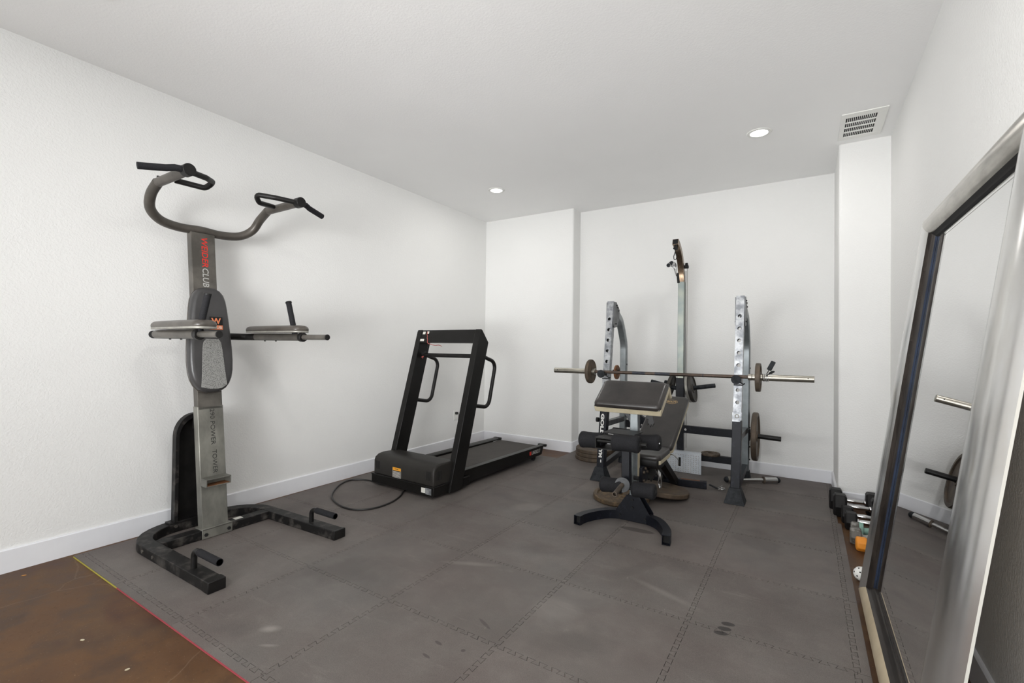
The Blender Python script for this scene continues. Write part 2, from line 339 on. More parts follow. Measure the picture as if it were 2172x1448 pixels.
def text(name, s, W, H, O, X, Y, mat, parent, shear=0, bold=0.0, depth=.0006, label=None):
    cu = bpy.data.curves.new('t', 'FONT'); cu.body = s; cu.size = 1; cu.offset = bold; cu.shear = shear; cu.extrude = .01
    cu.resolution_u = 3
    to = bpy.data.objects.new('t', cu); C.objects.link(to); dg = bpy.context.evaluated_depsgraph_get()
    me = bpy.data.meshes.new_from_object(to.evaluated_get(dg)); bpy.data.objects.remove(to); bpy.data.curves.remove(cu)
    xs = [v.co.x for v in me.vertices]; ys = [v.co.y for v in me.vertices]; x0, x1, y0, y1 = min(xs), max(xs), min(ys), max(ys)
    X = Vector(X).normalized(); Y = Vector(Y).normalized(); N = X.cross(Y); off = ORG.get(parent.name, Vector()) if parent else Vector()
    for v in me.vertices:
        v.co = Vector(O) - off + X*((v.co.x-x0)/(x1-x0)*W) + Y*((v.co.y-y0)/(y1-y0)*H) + N*(depth if v.co.z > 0 else -.0002)
    me.name = name; me.materials.clear(); me.materials.append(mat)
    o = bpy.data.objects.new(name, me); C.objects.link(o)
    if parent: o.parent = parent; ORG[o.name] = off
    if label: o['label'] = label
    return o

# ------------------------------------------------------------ room shell
H = 2.9; FZ = -.010
XL, XR = -3.6377, .5442
YP, YN, XP, XN, YQ = 5.095, 5.2987, -2.3617, .2151, 4.588
YF = -3.0
struct('floor', B().box(XL-.15, XR+.15, YF-.15, YN+.15, FZ-.12, FZ), M['concrete'])
struct('ceiling', B().box(XL-.15, XR+.15, YF-.15, YN+.15, H, H+.12), M['ceil'])
struct('wall_left', B().box(XL-.12, XL, YF, YN+.12, FZ, H), M['wall'])
struct('wall_right', B().box(XR, XR+.12, YF, YN+.12, FZ, H), M['wall'])
R_ = .022
def arc(cx, cy_, a0, a1, n=5, r=R_): return [(cx+r*math.cos(math.radians(a0+(a1-a0)*k/n)), cy_+r*math.sin(math.radians(a0+(a1-a0)*k/n))) for k in range(n+1)]
plan = [(XL, YP)] + arc(XP-R_, YP+R_, -90, 0) + [(XP, YN), (XN, YN)] + arc(XN+R_, YQ+R_, 180, 270) + [(XR, YQ)]
wb = plan + [(XR, YN+.12), (XL, YN+.12)]
struct('wall_back', B().prism(wb, (0, 0, FZ), (1, 0, 0), (0, 1, 0), (0, 0, 1), H-FZ), M['wall'], ang=30)
# wall behind the camera; its two unseen openings are made for fill light
b = B(); z0, z1 = .5, 2.4
for x0, x1, a, c in ((XL, -2.2, FZ, H), (-2.2, -1.0, FZ, z0), (-2.2, -1.0, z1, H), (-1.0, -.6, FZ, H), (-.6, .3, FZ, z0), (-.6, .3, z1, H), (.3, XR, FZ, H)):
    b.box(x0, x1, YF-.12, YF, a, c)
struct('wall_front', b, M['wall'])
# baseboards: rounded-over boards following the walls
BH, BT = .1256, .015
def board(name, pts, side):
    sec_h = [(0, 0), (BT, 0), (BT, BH-.006), (BT-.006, BH), (0, BH)]
    P = [Vector((x, y, 0)) for x, y in pts]; rings = []
    for i, p in enumerate(P):
        d1 = (P[i]-P[i-1]).normalized() if i else (P[1]-P[0]).normalized(); d2 = (P[i+1]-P[i]).normalized() if i < len(P)-1 else d1
        n1 = Vector((d1.y, -d1.x, 0))*side; n2 = Vector((d2.y, -d2.x, 0))*side; m_ = (n1+n2).normalized(); k = 1/max(.3, m_.dot(n1))
        rings.append([p + m_*a*k + Vector((0, 0, FZ+z)) for a, z in sec_h])
    b = B(); n = 5; vs = [q for r in rings for q in r]; fs = []
    for i in range(len(P)-1):
        for j in range(n): fs.append((i*n+j, i*n+(j+1) % n, (i+1)*n+(j+1) % n, (i+1)*n+j))
    fs += [(4, 3, 2, 1, 0), tuple((len(P)-1)*n+j for j in range(n))]; b.add(vs, fs)
    return struct(name, b, M['trim'], ang=30)
board('baseboard_left', [(XL, YF), (XL, YP)], 1)
board('baseboard_back', [(XL+BT, YP)] + arc(XP-R_, YP+R_, -90, 0) + [(XP, YN), (XN, YN)] + arc(XN+R_, YQ+R_, 180, 270) + [(XR-BT, YQ)], 1)
board('baseboard_right', [(XR, YQ), (XR, YF)], 1)

# ------------------------------------------------------------ ceiling fittings
def can(x, y, label, power=10.0):
    t = thing('recessed_light', label, 'ceiling light', (x, y, H), group=None)
    obj('trim_ring', B().lathe([(.062, H-.001), (.062, H-.007), (.084, H-.006), (.088, H-.001)], Matrix.Translation((x, y, 0)), 40, closed=True), M['white'], t)
    obj('lens', B().cyl((x, y, H-.001), (x, y, H-.005), .0625, seg=40), M['lamp'], t)
    l = bpy.data.lights.new('lamp_light', 'AREA'); l.shape = 'DISK'; l.size = .16; l.energy = power; l.color = (1, .975, .95)
    lo = bpy.data.objects.new('lamp_light', l); C.objects.link(lo); lo.parent = t; lo.location = (0, 0, -.012)
can(-2.80, 4.095, 'round recessed ceiling light above the treadmill', 4.4)
can(-.316, 4.018, 'round recessed ceiling light near the ceiling vent', 5.4)
can(-2.82, .78, 'round recessed ceiling light out of view above the power tower', 1)
can(-.32, .78, 'round recessed ceiling light out of view above the camera', 24)
can(-2.82, -1.9, 'round recessed ceiling light at the rear left of the room', 5)
can(-.32, -1.9, 'round recessed ceiling light at the rear right of the room', 22)
t = thing('ceiling_vent', 'white rectangular slotted air vent in the ceiling by the right corner', 'vent', (.335, 4.24, H))
x0, x1, y0, y1 = .203, .468, 4.005, 4.485
gx0, gx1, gy0, gy1 = .232, .412, 4.075, 4.425
zt, zb = H-.001, H-.009
b = B()
for q in ((x0, x1, y0, gy0), (x0, x1, gy1, y1), (x0, gx0, gy0, gy1), (gx1, x1, gy0, gy1)): b.box(*q, zb, zt)
obj('vent_frame', b, M['white'], t, bev=.002)
obj('dark_duct', B().box(gx0, gx1, gy0, gy1, H-.002, H-.0012), M['dark'], t)
b = B()
for k in range(1, 4): yy = gy0+(gy1-gy0)*k/4; b.box(gx0, gx1, yy-.006, yy+.006, zb, H-.0025)
obj('cross_bar', b, M['white'], t)
for k in range(4):
    b = B(); ya, yb_ = gy0+(gy1-gy0)*k/4+(.006 if k else 0), gy0+(gy1-gy0)*(k+1)/4-(.006 if k < 3 else 0)
    for i in range(1, 16): xx = gx0+(gx1-gx0)*i/16; b.box(xx-.0019, xx+.0019, ya, yb_, zb+.003, H-.0025)
    obj('louver_row', b, M['white'], t)
# outlet
t = thing('wall_outlet', 'white wall outlet with a black plug behind the treadmill', 'outlet', (XL, 4.49, .385))
obj('cover_plate', B().box(XL, XL+.006, 4.453, 4.527, .33, .45), M['white'], t, bev=.003)
obj('socket', B().box(XL+.005, XL+.009, 4.472, 4.508, .345, .378), M['white'], t, bev=.001)
obj('plug', B().box(XL+.006, XL+.035, 4.476, 4.506, .402, .432), M['plug'], t, bev=.004, label='black plug')
obj('plug_wire', B().tube(smooth([(XL+.034, 4.49, .415), (XL+.045, 4.50, .40), (XL+.03, 4.505, .30), (XL+.012, 4.505, .14), (XL+.02, 4.45, .02)]), .003, 8), M['cable'], t)

# ------------------------------------------------------------ foam mat
mat_t = thing('foam_mat', 'grey interlocking foam exercise mat covering the brown concrete floor', 'mat', (-1.7, 3.0, FZ))
xs = [-3.575, -2.98, -2.35, -1.715, -1.08, -.455, .17]
ys = [1.0, 1.62, 2.245, 2.86, 3.485, 4.10, 4.72, 5.278]
AMP = .0105
def teeth(p, q, straight=False):
    if straight: return [p, q]
    p, q = Vector(p), Vector(q); L = (q-p).length; d = (q-p)/L; nn = Vector((-d.y, d.x)); np_ = max(2, round(L/.056)); P = (L-.02)/np_; out = [p]; dl = .09*P
    s = .01
    out.append(p+d*s)
    for k in range(np_):
        a = s+k*P
        out += [p+d*(a+dl*.2)+nn*-AMP*0, p+d*(a+dl-.0)+nn*AMP*0]
        out.pop(); out.pop()
        out += [p+d*(a-dl*(k > 0)+.0005)-nn*AMP, p+d*(a+.5*P+dl)-nn*AMP, p+d*(a+.5*P-dl)+nn*AMP, p+d*(a+P+(dl if k < np_-1 else -.001))+nn*AMP]
    out.append(p+d*(L-.01)); out.append(q)
    return [tuple(v) for v in out]
edge_cache = {}
def edge(a, b_, straight):
    k = (a, b_)
    if k not in edge_cache: edge_cache[k] = teeth(a, b_, straight)
    return edge_cache[k]
def inset(poly, g):
    n = len(poly); out = []
    for i in range(n):
        a, p, c = Vector(poly[i-1]), Vector(poly[i]), Vector(poly[(i+1) % n]); d1 = (p-a); d2 = (c-p)
        if d1.length < 1e-7 or d2.length < 1e-7: out.append(tuple(p)); continue
        d1.normalize(); d2.normalize(); n1 = Vector((-d1.y, d1.x)); n2 = Vector((-d2.y, d2.x)); m_ = n1+n2
        if m_.length < .2: out.append(tuple(p+n1*g)); continue
        m_.normalize(); out.append(tuple(p+m_*g/max(.45, m_.dot(n1))))
    return out
SX = {}
def is_out(i, j):    # tile present?
    if i < 0 or i > 5 or j < 0 or j > 6: return True
    return j == 6 and i < 2
def mat_piece(name, poly, mt=None, z1=-.0003, z0=FZ, g=.0009):
    return obj(name, B().prism(inset(poly, g), (0, 0, z0), (1, 0, 0), (0, 1, 0), (0, 0, 1), z1-z0), mt or M['mat'], mat_t, flat=True)
for i in range(6):
    for j in range(7):
        if is_out(i, j): continue
        A, Bq, Cq, D = (xs[i], ys[j]), (xs[i+1], ys[j]), (xs[i+1], ys[j+1]), (xs[i], ys[j+1])
        bot = edge(A, Bq, False); top = edge(D, Cq, is_out(i, j+1)); lef = edge(A, D, i == 0 or (is_out(i-1, j) and j == 6)); rig = edge(Bq, Cq, False)
        poly = bot[:-1] + rig[:-1] + top[::-1][:-1] + lef[::-1][:-1]
        cx_, cy_2 = sum(q[0] for q in poly)/len(poly), 0
        mat_piece('mat_tile', poly, z1=random.uniform(-.0007, -.0001))
for i in range(6):   # front border strips
    e = edge((xs[i], ys[0]), (xs[i+1], ys[0]), False)
    y0 = .955; mat_piece('mat_edge_strip', [(xs[i], y0), (xs[i+1], y0)] + e[::-1])
for j in range(7):   # right border strips
    e = edge((xs[6], ys[j]), (xs[6], ys[j+1]), False); x1 = .214 if j < 5 else .196
    mat_piece('mat_edge_strip', e + [(x1, ys[j+1]), (x1, ys[j])][0:2]) if False else mat_piece('mat_edge_strip', [(x1, ys[j]), (x1, ys[j+1])] + e[::-1])
obj('mat_edge_stripe', B().box(xs[0], -2.943, .9525, .9560, FZ+.0002, -.0055), M['yellow'], mat_t, label='thin yellow stripe on the front edge of the mat')
obj('mat_edge_stripe', B().box(-2.943, .214, .9525, .9560, FZ+.0002, -.0055), M['red'], mat_t, label='thin red stripe on the front edge of the mat')

# ------------------------------------------------------------ power tower
T = thing('power_tower', 'tall grey and black pull-up and dip power tower standing by the left wall', 'exercise machine', (-3.2, 1.56, 0))
yc = 1.555
path = fillet([(-2.50, 1.207, .0275), (-3.515, 1.207, .0275), (-3.515, 1.925, .0275), (-2.53, 1.955, .0275)], .23, 8)
obj('base_frame', B().sweep(path, [(-.040, -.0275), (.040, -.0275), (.040, .0275), (-.040, .0275)], (0, 0, 1)), M['blackscuff'], T, bev=.004)
for y, n_ in ((1.207, 0), (1.955, 1)):
    obj('end_cap', B().box(-2.53, -2.478 if not n_ else -2.51, y-.043, y+.043, 0, .058), M['black'], T, bev=.004)
obj('cross_beam', B().box(-3.285, -3.205, 1.247, 1.90, .002, .054), M['blackscuff'], T, bev=.003)
obj('rear_beam', B().box(-3.545, -3.475, 1.395, 1.70, .004, .066), M['black'], T, bev=.003)
multi('bolt', [B().cyl(q, (q[0], q[1]-.006, q[2]), .010, seg=6) for q in ((-3.10, 1.166, .03), (-3.235, 1.166, .03), (-3.02, 1.913, .035))] + [B().cyl(q, (q[0]+.008, q[1], q[2]), .010, seg=6) for q in ((-3.474, 1.43, .04), (-3.474, 1.66, .04))], M['gunmetal'], T)
def col(z): return -3.222-(z-.06)*.127             # x of the column front face
def colbox(z0, z1, ya, yb_, th=.056):
    b = B(); vs = []
    for z in (z0, z1):
        vs += [(col(z), ya, z), (col(z), yb_, z), (col(z)-th, yb_, z), (col(z)-th, ya, z)]
    return b.add(vs, [(3, 2, 1, 0), (4, 5, 6, 7), (0, 1, 5, 4), (1, 2, 6, 5), (2, 3, 7, 6), (3, 0, 4, 7)])
lowc = obj('lower_column', colbox(.05, .822, 1.475, 1.632, .060), M['gunlow'], T, bev=.004)
upc = obj('upper_column', colbox(.80, 1.978, 1.478, 1.628), M['gunmetal'], T, bev=.004)
b = B().box(-3.20, -3.196, 1.462, 1.645, .002, .066).box(-3.29, -3.196, 1.462, 1.645, .055, .062)
obj('column_bracket', b, M['gunlow'], T, bev=.002)
multi('bolt', [B().cyl((-3.196, y, .028), (-3.188, y, .028), .011, seg=6) for y in (1.485, 1.622)], M['dark'], T)
obj('paper_label', B().box(-3.275, -3.235, 1.685, 1.735, .054, .0548), M['paper'], T, label='small white sticker on the cross beam')
# rear hood brace: arched sheet with a raised rim
def arch(w, h0, h1, r, cen, n=7):
    p = [(cen-w, h0)]
    p += [(cen-w+r-r*math.cos(PI/2*k/n), h1-r*1.25+r*1.25*math.sin(PI/2*k/n)) for k in range(n+1)]
    p += [(cen+w-r+r*math.sin(PI/2*k/n), h1-r*1.25+r*1.25*math.cos(PI/2*k/n)) for k in range(n+1)]
    p += [(cen+w, h0)]; return p
outer = arch(.135, .066, .765, .115, yc); inner = arch(.113, .066, .735, .10, yc)
obj('hood_brace', B().prism(outer, (-3.520, 0, 0), (0, 1, 0), (0, 0, 1), (1, 0, 0), .006), M['black'], T)
b = B(); n = len(outer)
vs = [(-3.514, *q) for q in outer] + [(-3.472, *q) for q in outer] + [(-3.472, *q) for q in inner] + [(-3.514, *q) for q in inner]
fs = [(a*n+k, a*n+k+1, ((a+1) % 4)*n+k+1, ((a+1) % 4)*n+k) for a in range(4) for k in range(n-1)]
obj('brace_rim', b.add(vs, fs), M['blackscuff'], T, bev=.002)
obj('brace_strut', B().beam((-3.50, 1.555, .70), (-3.36, 1.555, .70), .06, .08), M['black'], T)
# open box bracket on the column front
b = B(); z0, z1 = .325, .375; xa, xb = col(.35)+.001, col(.35)+.075; ya, yb_ = 1.475, 1.625; w = .006
b.box(xa, xb, ya, yb_, z0, z0+w).box(xa, xb, ya, yb_, z1-w, z1).box(xa, xb, ya, ya+w, z0+w, z1-w).box(xa, xb, yb_-w, yb_, z0+w, z1-w)
obj('open_bracket', b, M['gunlow'], T, bev=.001)
obj('bracket_lining', B().box(xa, xb-.002, ya+w, yb_-w, z0+w, z0+w+.001), M['redrust'], T, label='rusty inside of the open bracket')
# back pad
hw = [(0, .03), (.012, .055), (.035, .082), (.075, .104), (.13, .121), (.20, .131), (.30, .135), (.42, .133), (.55, .127), (.68, .120), (.80, .112), (.88, .104), (.94, .090), (.98, .066), (1, .035)]
zb_, zt_ = .905, 1.605
ax = Vector((-.127, 0, 1)).normalized(); nx = Vector((1, 0, .127)).normalized()
po = [(-w, t*(zt_-zb_)) for t, w in hw] + [(w, t*(zt_-zb_)) for t, w in hw[::-1]]
O = Vector((col(zb_)+.002, yc-.004, zb_))
obj('pad_board', B().prism(po, O, (0, 1, 0), ax, nx, .014), M['armvinyl'], T, bev=.003)
pad = obj('back_pad', B().pillow([(a*.99, .004+c*.99) for a, c in po], O+nx*.0135, (0, 1, 0), ax, nx, .050, .026, .0, both=False), M['vinylgrey'], T, ang=75)
kn = [(-.074, .02), (-.060, .30), (-.052, .345), (-.035, .362), (.035, .362), (.052, .345), (.060, .30), (.076, .05), (.06, .025), (.03, .016), (-.03, .014)]
po2 = [(-.077, .040), (-.072, .10), (-.062, .28), (-.055, .33), (-.038, .352), (.038, .352), (.053, .33), (.060, .28), (.075, .10), (.081, .050), (.05, .029), (.02, .024), (-.03, .027)]
k1 = obj('mesh_panel', B().prism(po2, O+nx*.0618, (0, 1, 0), ax, nx, .0042), M['knit'], pad, bev=.001)
ORG[k1.name] = ORG[pad.name]
Pf = O+nx*.0655
bd = obj('logo_patch', B().prism([(-.040, .445), (.040, .445), (.040, .500), (-.040, .500)], Pf+Vector((0, .028, 0)), (0, 1, 0), ax, nx, .0012), M['dark'], pad)
obj('logo_patch', B().prism([(-.040, .415), (.040, .415), (.040, .4445), (-.040, .4445)], Pf+Vector((0, .028, 0)), (0, 1, 0), ax, nx, .0012), M['txt_orange'], pad, label='orange patch reading CLUB')
text('lettering', 'W', .060, .040, Pf+nx*.0013+ax*.452+Vector((0, -.002, 0)), (0, 1, 0), ax, M['txt_orange'], pad, bold=.03)
text('lettering', 'CLUB', .070, .016, Pf+nx*.0013+ax*.422+Vector((0, -.007, 0)), (0, 1, 0), ax, M['paper'], pad, bold=.01)
dn = Vector((.127, 0, -1)).normalized()
def coltext(s, z, length, h, y0, mat, bold, name='lettering', lab=None):
    text(name, s, length, h, Vector((col(z)+.0006, y0, z)), dn, (0, 1, 0), mat, upc if z > .82 else lowc, bold=bold, depth=.0008, shear=.12 if z > .82 else 0, label=lab)
coltext('WEIDER', 1.948, .205, .038, 1.540, M['txt_red'], .008, lab='red printed lettering')
coltext('CLUB', 1.738, .128, .038, 1.540, M['txt_silver'], .008, lab='silver printed lettering')
coltext('290 POWER', .802, .232, .027, 1.548, M['txt_black'], -.004)
coltext('TOWER', .538, .150, .027, 1.552, M['txt_black'], -.004)
# dip arms
obj('arm_crossbar', B().tube(fillet([(-3.30, 1.22, 1.283), (-3.44, 1.28, 1.283), (-3.44, 1.82, 1.283), (-3.36, 1.87, 1.283)], .06, 5), .0235, 16), M['black'], T)
for (xa, xb, xc, y) in ((-3.262, -2.735, -2.535, 1.22), (-3.43, -2.80, -2.555, 1.87)):
    s_ = -1 if y > yc else 1
    a = obj('dip_arm', B().cyl((xa, y, 1.284), (xb, y, 1.281), .0245), M['gunmetal'], T, bev=.003)
    obj('arm_collar', B().cyl((xb-.03, y, 1.281), (xb+.004, y, 1.281), .030), M['black'], a, bev=.003)
    obj('dip_grip', B().cyl((xb, y, 1.281), (xc, y, 1.280), .0170), M['gunmetal'], a)
    obj('grip_end', B().cyl((xc-.002, y, 1.280), (xc+.006, y, 1.280), .0185), M['black'], a, bev=.002)
    p0 = xa+.02; L_ = .575 if s_ > 0 else .62; wpad = .062
    pp = [(p0+L_*(.5-.5*math.cos(PI*k/12))*1.0, wpad*(.62+.38*math.sin(PI*k/12)**.5 if 0 < k < 12 else .62)) for k in range(13)]
    poly = [(u, -w*.9) for u, w in pp] + [(u, w) for u, w in pp[::-1]]
    poly = rrect(p0, p0+L_, -.058, .060, .042, 6); eb = obj('elbow_pad', B().pillow(poly, (0, y+s_*.008, 1.315), (1, 0, 0), (0, 1, 0), (0, 0, 1), .043, .026, .003), M['armvinyl'], T, ang=75)
    obj('pad_trim', B().prism([(u, w*.98) for u, w in poly], (0, y+s_*.008, 1.311), (1, 0, 0), (0, 1, 0), (0, 0, 1), .012), M['greyiron'], eb, bev=.003)
    h0 = Vector((-2.745, 1.222, 1.30)) if s_ > 0 else Vector((-2.893, 1.87, 1.30)); h1 = Vector((-2.680, 1.23, 1.492)) if s_ > 0 else Vector((-2.955, 1.86, 1.512))
    hd = obj('upright_handle', B().tube([h0, h1], .0175, 18), M['foam'], T)
    obj('handle_cap', B().cyl(h1, h1+(h1-h0).normalized()*.008, .021, .019), M['black'], hd)
    multi('pad_bolt', [B().cyl((p0+q*.9, y, 1.262), (p0+q*.9, y, 1.252), .006, seg=8) for q in (.18, .33)], M['dark'], a)
# pull-up bar
half = [(-3.495, 0, 2.000), (-3.492, .13, 1.994), (-3.470, .245, 2.010), (-3.435, .315, 2.062), (-3.375, .335, 2.135), (-3.275, .337, 2.190)]
pts = [(x, yc-d, z) for x, d, z in half[::-1]] + [(x, yc+d, z) for x, d, z in half[1:]]
ub = obj('pull_up_bar', B().tube(smooth(pts, 8), .0285, 20), M['pullbar'], T)
for s_ in (-1, 1):
    Y = lambda d: yc+s_*d
    j = Vector((-2.900, Y(.337), 2.190))
    e = obj('bar_extension', B().tube([(-3.285, Y(.337), 2.188), (-2.905, Y(.337), 2.190)], .0265, 20), M['pullbar'], T)
    obj('bar_cap', B().cyl((-2.93, Y(.337), 2.19), (-2.878, Y(.337), 2.19), .034, seg=28), M['black'], e, bev=.003)
    if True:
        obj('pull_up_grip', B().tube([(-2.905, Y(.34), 2.190), (-2.915, Y(.395), 2.188), (-2.93, Y(.43), 2.178), (-2.955, Y(.55), 2.155)], .0185, 18), M['foam'], T)
    loop = fillet([(-2.915, Y(.33), 2.190), (-2.975, Y(.21), 2.200), (-3.065, Y(.128), 2.214), (-3.085, Y(.165), 2.172), (-3.150, Y(.30), 2.190)], .03, 5)
    obj('loop_grip', B().tube(loop, .0165, 16), M['black'], T)
    obj('bar_bolt', B().cyl((-3.27, Y(.337)-s_*.0, 2.215), (-3.27, Y(.337), 2.226), .009, seg=6), M['dark'], e)
# push-up handles on the feet
for (x, y, h, x2) in ((-2.715, 1.205, .150, -2.455), (-2.790, 1.945, .138, -2.545)):
    p = fillet([(x, y, .05), (x, y, h), (x2, y, h)], .035, 6)
    hd = obj('push_up_handle', B().tube(p, .0150, 16), M['black'], T)
    obj('hand_grip', B().tube([(x+.055, y, h), (x2, y, h)], .0185, 18), M['foam'], hd)

# ------------------------------------------------------------ treadmill (local frame, then turned)
TR = math.radians(-2.2)
T = thing('treadmill', 'black treadmill with slanted uprights in the left back corner', 'treadmill', (-2.893, 2.872, 0), (0, 0, TR), local=True)
hoodp = [(0.0, .095), (0.0, .218), (.012, .245), (.045, .266), (.10, .274), (.26, .266), (.29, .24), (.29, .095)]
hd = obj('motor_hood', B().prism(hoodp, (-.366, 0, 0), (0, 1, 0), (0, 0, 1), (1, 0, 0), .732), M['tmhood'], T, bev=.014, seg=3)
obj('base_tray', B().box(-.378, .378, -.012, .44, .022, .098), M['tmblack'], T, bev=.004)
obj('tray_lip', B().box(-.382, .382, -.016, .44, .092, .102), M['tmblack'], T, bev=.003)
for xx in (-.30, .30): obj('front_foot', B().cyl((xx, .05, 0), (xx, .05, .024), .020), M['rubber'], T)
multi('vent_slot', [B().box(x0+k*.013, x0+k*.013+.007, -.0016, .002, .145, .215) for x0 in (-.335, .285) for k in range(4)] + [B().box(.3655, .368, .035+k*.016, .043+k*.016, .145, .215) for k in range(4)], M['dark'], hd)
st = obj('warning_sticker', B().box(-.118, -.015, -.0010, .0002, .108, .188), M['txt_black'], hd, label='orange and black warning sticker')
obj('sticker_header', B().box(-.118, -.015, -.0020, -.0008, .165, .190), M['warn'], hd)
b = B()
for k in range(5): b.box(-.110, -.024, -.0020, -.0008, .114+k*.0095, .118+k*.0095)
b.box(-.118, -.116, -.002, -.0008, .108, .19).box(-.017, -.015, -.002, -.0008, .108, .19).box(-.118, -.015, -.002, -.0008, .106, .108)
obj('sticker_print', b, M['paper'], hd)
text('lettering', 'WARNING', .045, .008, (-.09, -.0022, .174), (1, 0, 0), (0, 0, 1), M['txt_black'], hd)
tr = obj('serial_label', B().box(.240, .285, -.0136, -.0122, .042, .082), M['paper'], T)
obj('serial_label', B().box(.288, .352, -.0136, -.0122, .036, .086), M['silver'], T)
text('lettering', '1234', .03, .007, (.246, -.0140, .066), (1, 0, 0), (0, 0, 1), M['txt_black'], T) if False else None
# deck
def rail(s_):
    x0, x1 = (s_*.272, s_*.352); b = B(); y0, y1 = .36, 1.80
    sec = [(x0, .128), (x0, .142), (s_*.30, .152), (x1, .150), (x1, .138)]
    vs = [(x, y0, z) for x, z in sec] + [(x, y1, z-.004) for x, z in sec]; n = len(sec)
    return b.add(vs, [tuple(range(n)), tuple(range(n, 2*n))] + [(k, (k+1) % n, n+(k+1) % n, n+k) for k in range(n)])
for s_ in (-1, 1):
    rl = obj('side_rail', rail(s_), M['tmblack'], T, bev=.002)
    side = [(.40, .03), (.40, .138), (1.76, .134), (1.72, .052), (1.66, .046)]
    obj('rail_skirt', B().prism(side, (s_*.338, 0, 0), (0, 1, 0), (0, 0, 1), (s_, 0, 0), .010), M['tmblack'], rl, bev=.002)
    obj('rail_tip', B().box(min(s_*.262, s_*.362), max(s_*.262, s_*.362), 1.775, 1.812, .122, .150), M['tmblack'], rl, bev=.006)
    obj('rear_roller_foot', B().cyl((s_*.325, 1.60, .020), (s_*.295, 1.60, .020), .020), M['rubber'], T)
    obj('foot_bracket', B().box(s_*.31-.02, s_*.31+.02, 1.58, 1.62, .02, .06), M['dark'], T)
obj('deck_cover', B().box(-.27, .27, .28, .48, .100, .128), M['tmblack'], T, bev=.004)
obj('running_belt', B().box(-.272, .272, .46, 1.795, .108, .124), M['belt'], T, bev=.006)
obj('rear_roller', B().cyl((-.29, 1.775, .092), (.29, 1.775, .092), .028), M['dark'], T)
rt_ = bpy.data.objects
lx = .3485
text('lettering', 'LANDICE L7', .17, .040, (lx, 1.515, .080), (0, 1, 0), (0, 0, 1), M['txt_silver'], T, bold=.01)
obj('emblem', B().box(lx-.001, lx+.0006, 1.470, 1.500, .080, .118), M['txt_red'], T, label='red square emblem on the skirt')
# uprights
def upr(s_):
    xo, xi = s_*.398, s_*.335; y = lambda z: .150+z*.283
    b = B(); sec = [(0, 0), (.150, 0)]
    prof = [(y(.02), .02), (y(1.37), 1.372), (y(1.37)+.012, 1.392), (y(1.37)+.030, 1.385), (y(1.28)+.148, 1.272), (y(.02)+.150, .02)]
    return b.prism(prof, (xi, 0, 0), (0, 1, 0), (0, 0, 1), (s_, 0, 0), .063)
for s_ in (-1, 1): obj('upright', upr(s_), M['tmblack'], T, bev=.004, seg=3)
y = lambda z: .150+z*.283
prof = [(y(1.265)+.003, 1.265), (y(1.37)+.003, 1.372), (y(1.37)+.015, 1.389), (y(1.37)+.030, 1.383), (y(1.28)+.146, 1.272), (y(1.262)+.146, 1.262)]
cb = obj('console_beam', B().prism(prof, (-.336, 0, 0), (0, 1, 0), (0, 0, 1), (1, 0, 0), .672), M['tmblack'], T, bev=.003)
obj('grab_bar', B().cyl((-.336, y(1.145)+.085, 1.145), (.336, y(1.145)+.085, 1.145), .019), M['black'], T)
for s_ in (-1, 1):
    X = s_*.367
    p = fillet([(X, y(1.13)+.13, 1.150), (X, y(1.13)+.345, 1.085), (X, y(.70)+.36, .672), (X, y(.70)+.12, .712)], .075, 8)
    obj('side_handle', B().tube(p, .0175, 16), M['black'], T)
def onbeam(x, z): return Vector((x, y(z)+.0026, z))
bx = Vector((0, .283, 1)).normalized()
for q, w_, h_, nm in (((-.318, 1.348), .034, .026, 'torn_sticker'), ((-.34, 1.280), .056, .022, 'small_label'), ((-.262, 1.352), .026, .024, 'clip_sticker')):
    pt = onbeam(*q); obj(nm, B().prism([(0, 0), (w_, 0), (w_, h_), (0, h_)], pt+Vector((0, -.0005, 0)), (1, 0, 0), bx, (0, -1, .283), .0008), M['paper'], cb)
cz = [(-.258, 1.372), (-.256, 1.345), (-.246, 1.33), (-.244, 1.31), (-.236, 1.30), (-.232, 1.28), (-.222, 1.262)]
p = [onbeam(x, z)+Vector((0, -.004, 0)) for x, z in cz] + [Vector((-.20, y(1.25)+.01, 1.252)), Vector((-.17, y(1.25)+.05, 1.24)), Vector((-.15, y(1.25)+.08, 1.243)), Vector((-.12, y(1.25)+.09, 1.232))]
obj('safety_cord', B().tube(smooth(p, 4), .0032, 6), M['redcord'], T, label='red safety cord')
obj('safety_cord', B().tube(smooth([(-.222, y(1.262), 1.262), (-.232, y(1.2)+.03, 1.235), (-.250, y(1.2)+.04, 1.225), (-.245, y(1.2)+.05, 1.20), (-.262, y(1.15)+.07, 1.18)], 4), .0022, 6), M['cable'], T)
obj('cord_clip', B().beam((-.335, y(1.145)+.07, 1.155), (-.262, y(1.145)+.065, 1.180), .018, .02), M['dark'], T)
b = B()
pp = [(-.335+.045*random.random(), y(1.13)+.06+random.uniform(-.012, .012), 1.122+random.uniform(-.012, .012)) for k in range(9)]
obj('safety_cord', b.tube(smooth(pp, 4), .003, 6), M['redcord'], T)
# power cord on the mat
cp = [(-3.02, 2.90, .03), (-3.18, 2.90, .008), (-3.36, 2.925, .007), (-3.50, 2.84, .007), (-3.47, 2.70, .007), (-3.36, 2.55, .007), (-3.24, 2.44, .007), (-3.10, 2.37, .007), (-2.95, 2.335, .007), (-2.82, 2.36, .007), (-2.75, 2.47, .007), (-2.75, 2.62, .007), (-2.80, 2.76, .007), (-2.86, 2.86, .010), (-2.87, 2.93, .02)]
inv = (Matrix.Translation(T.location) @ Matrix.Rotation(TR, 4, 'Z')).inverted()
obj('power_cord', B().tube([inv @ v for v in smooth(cp, 6)], .0068, 10), M['cable'], T)

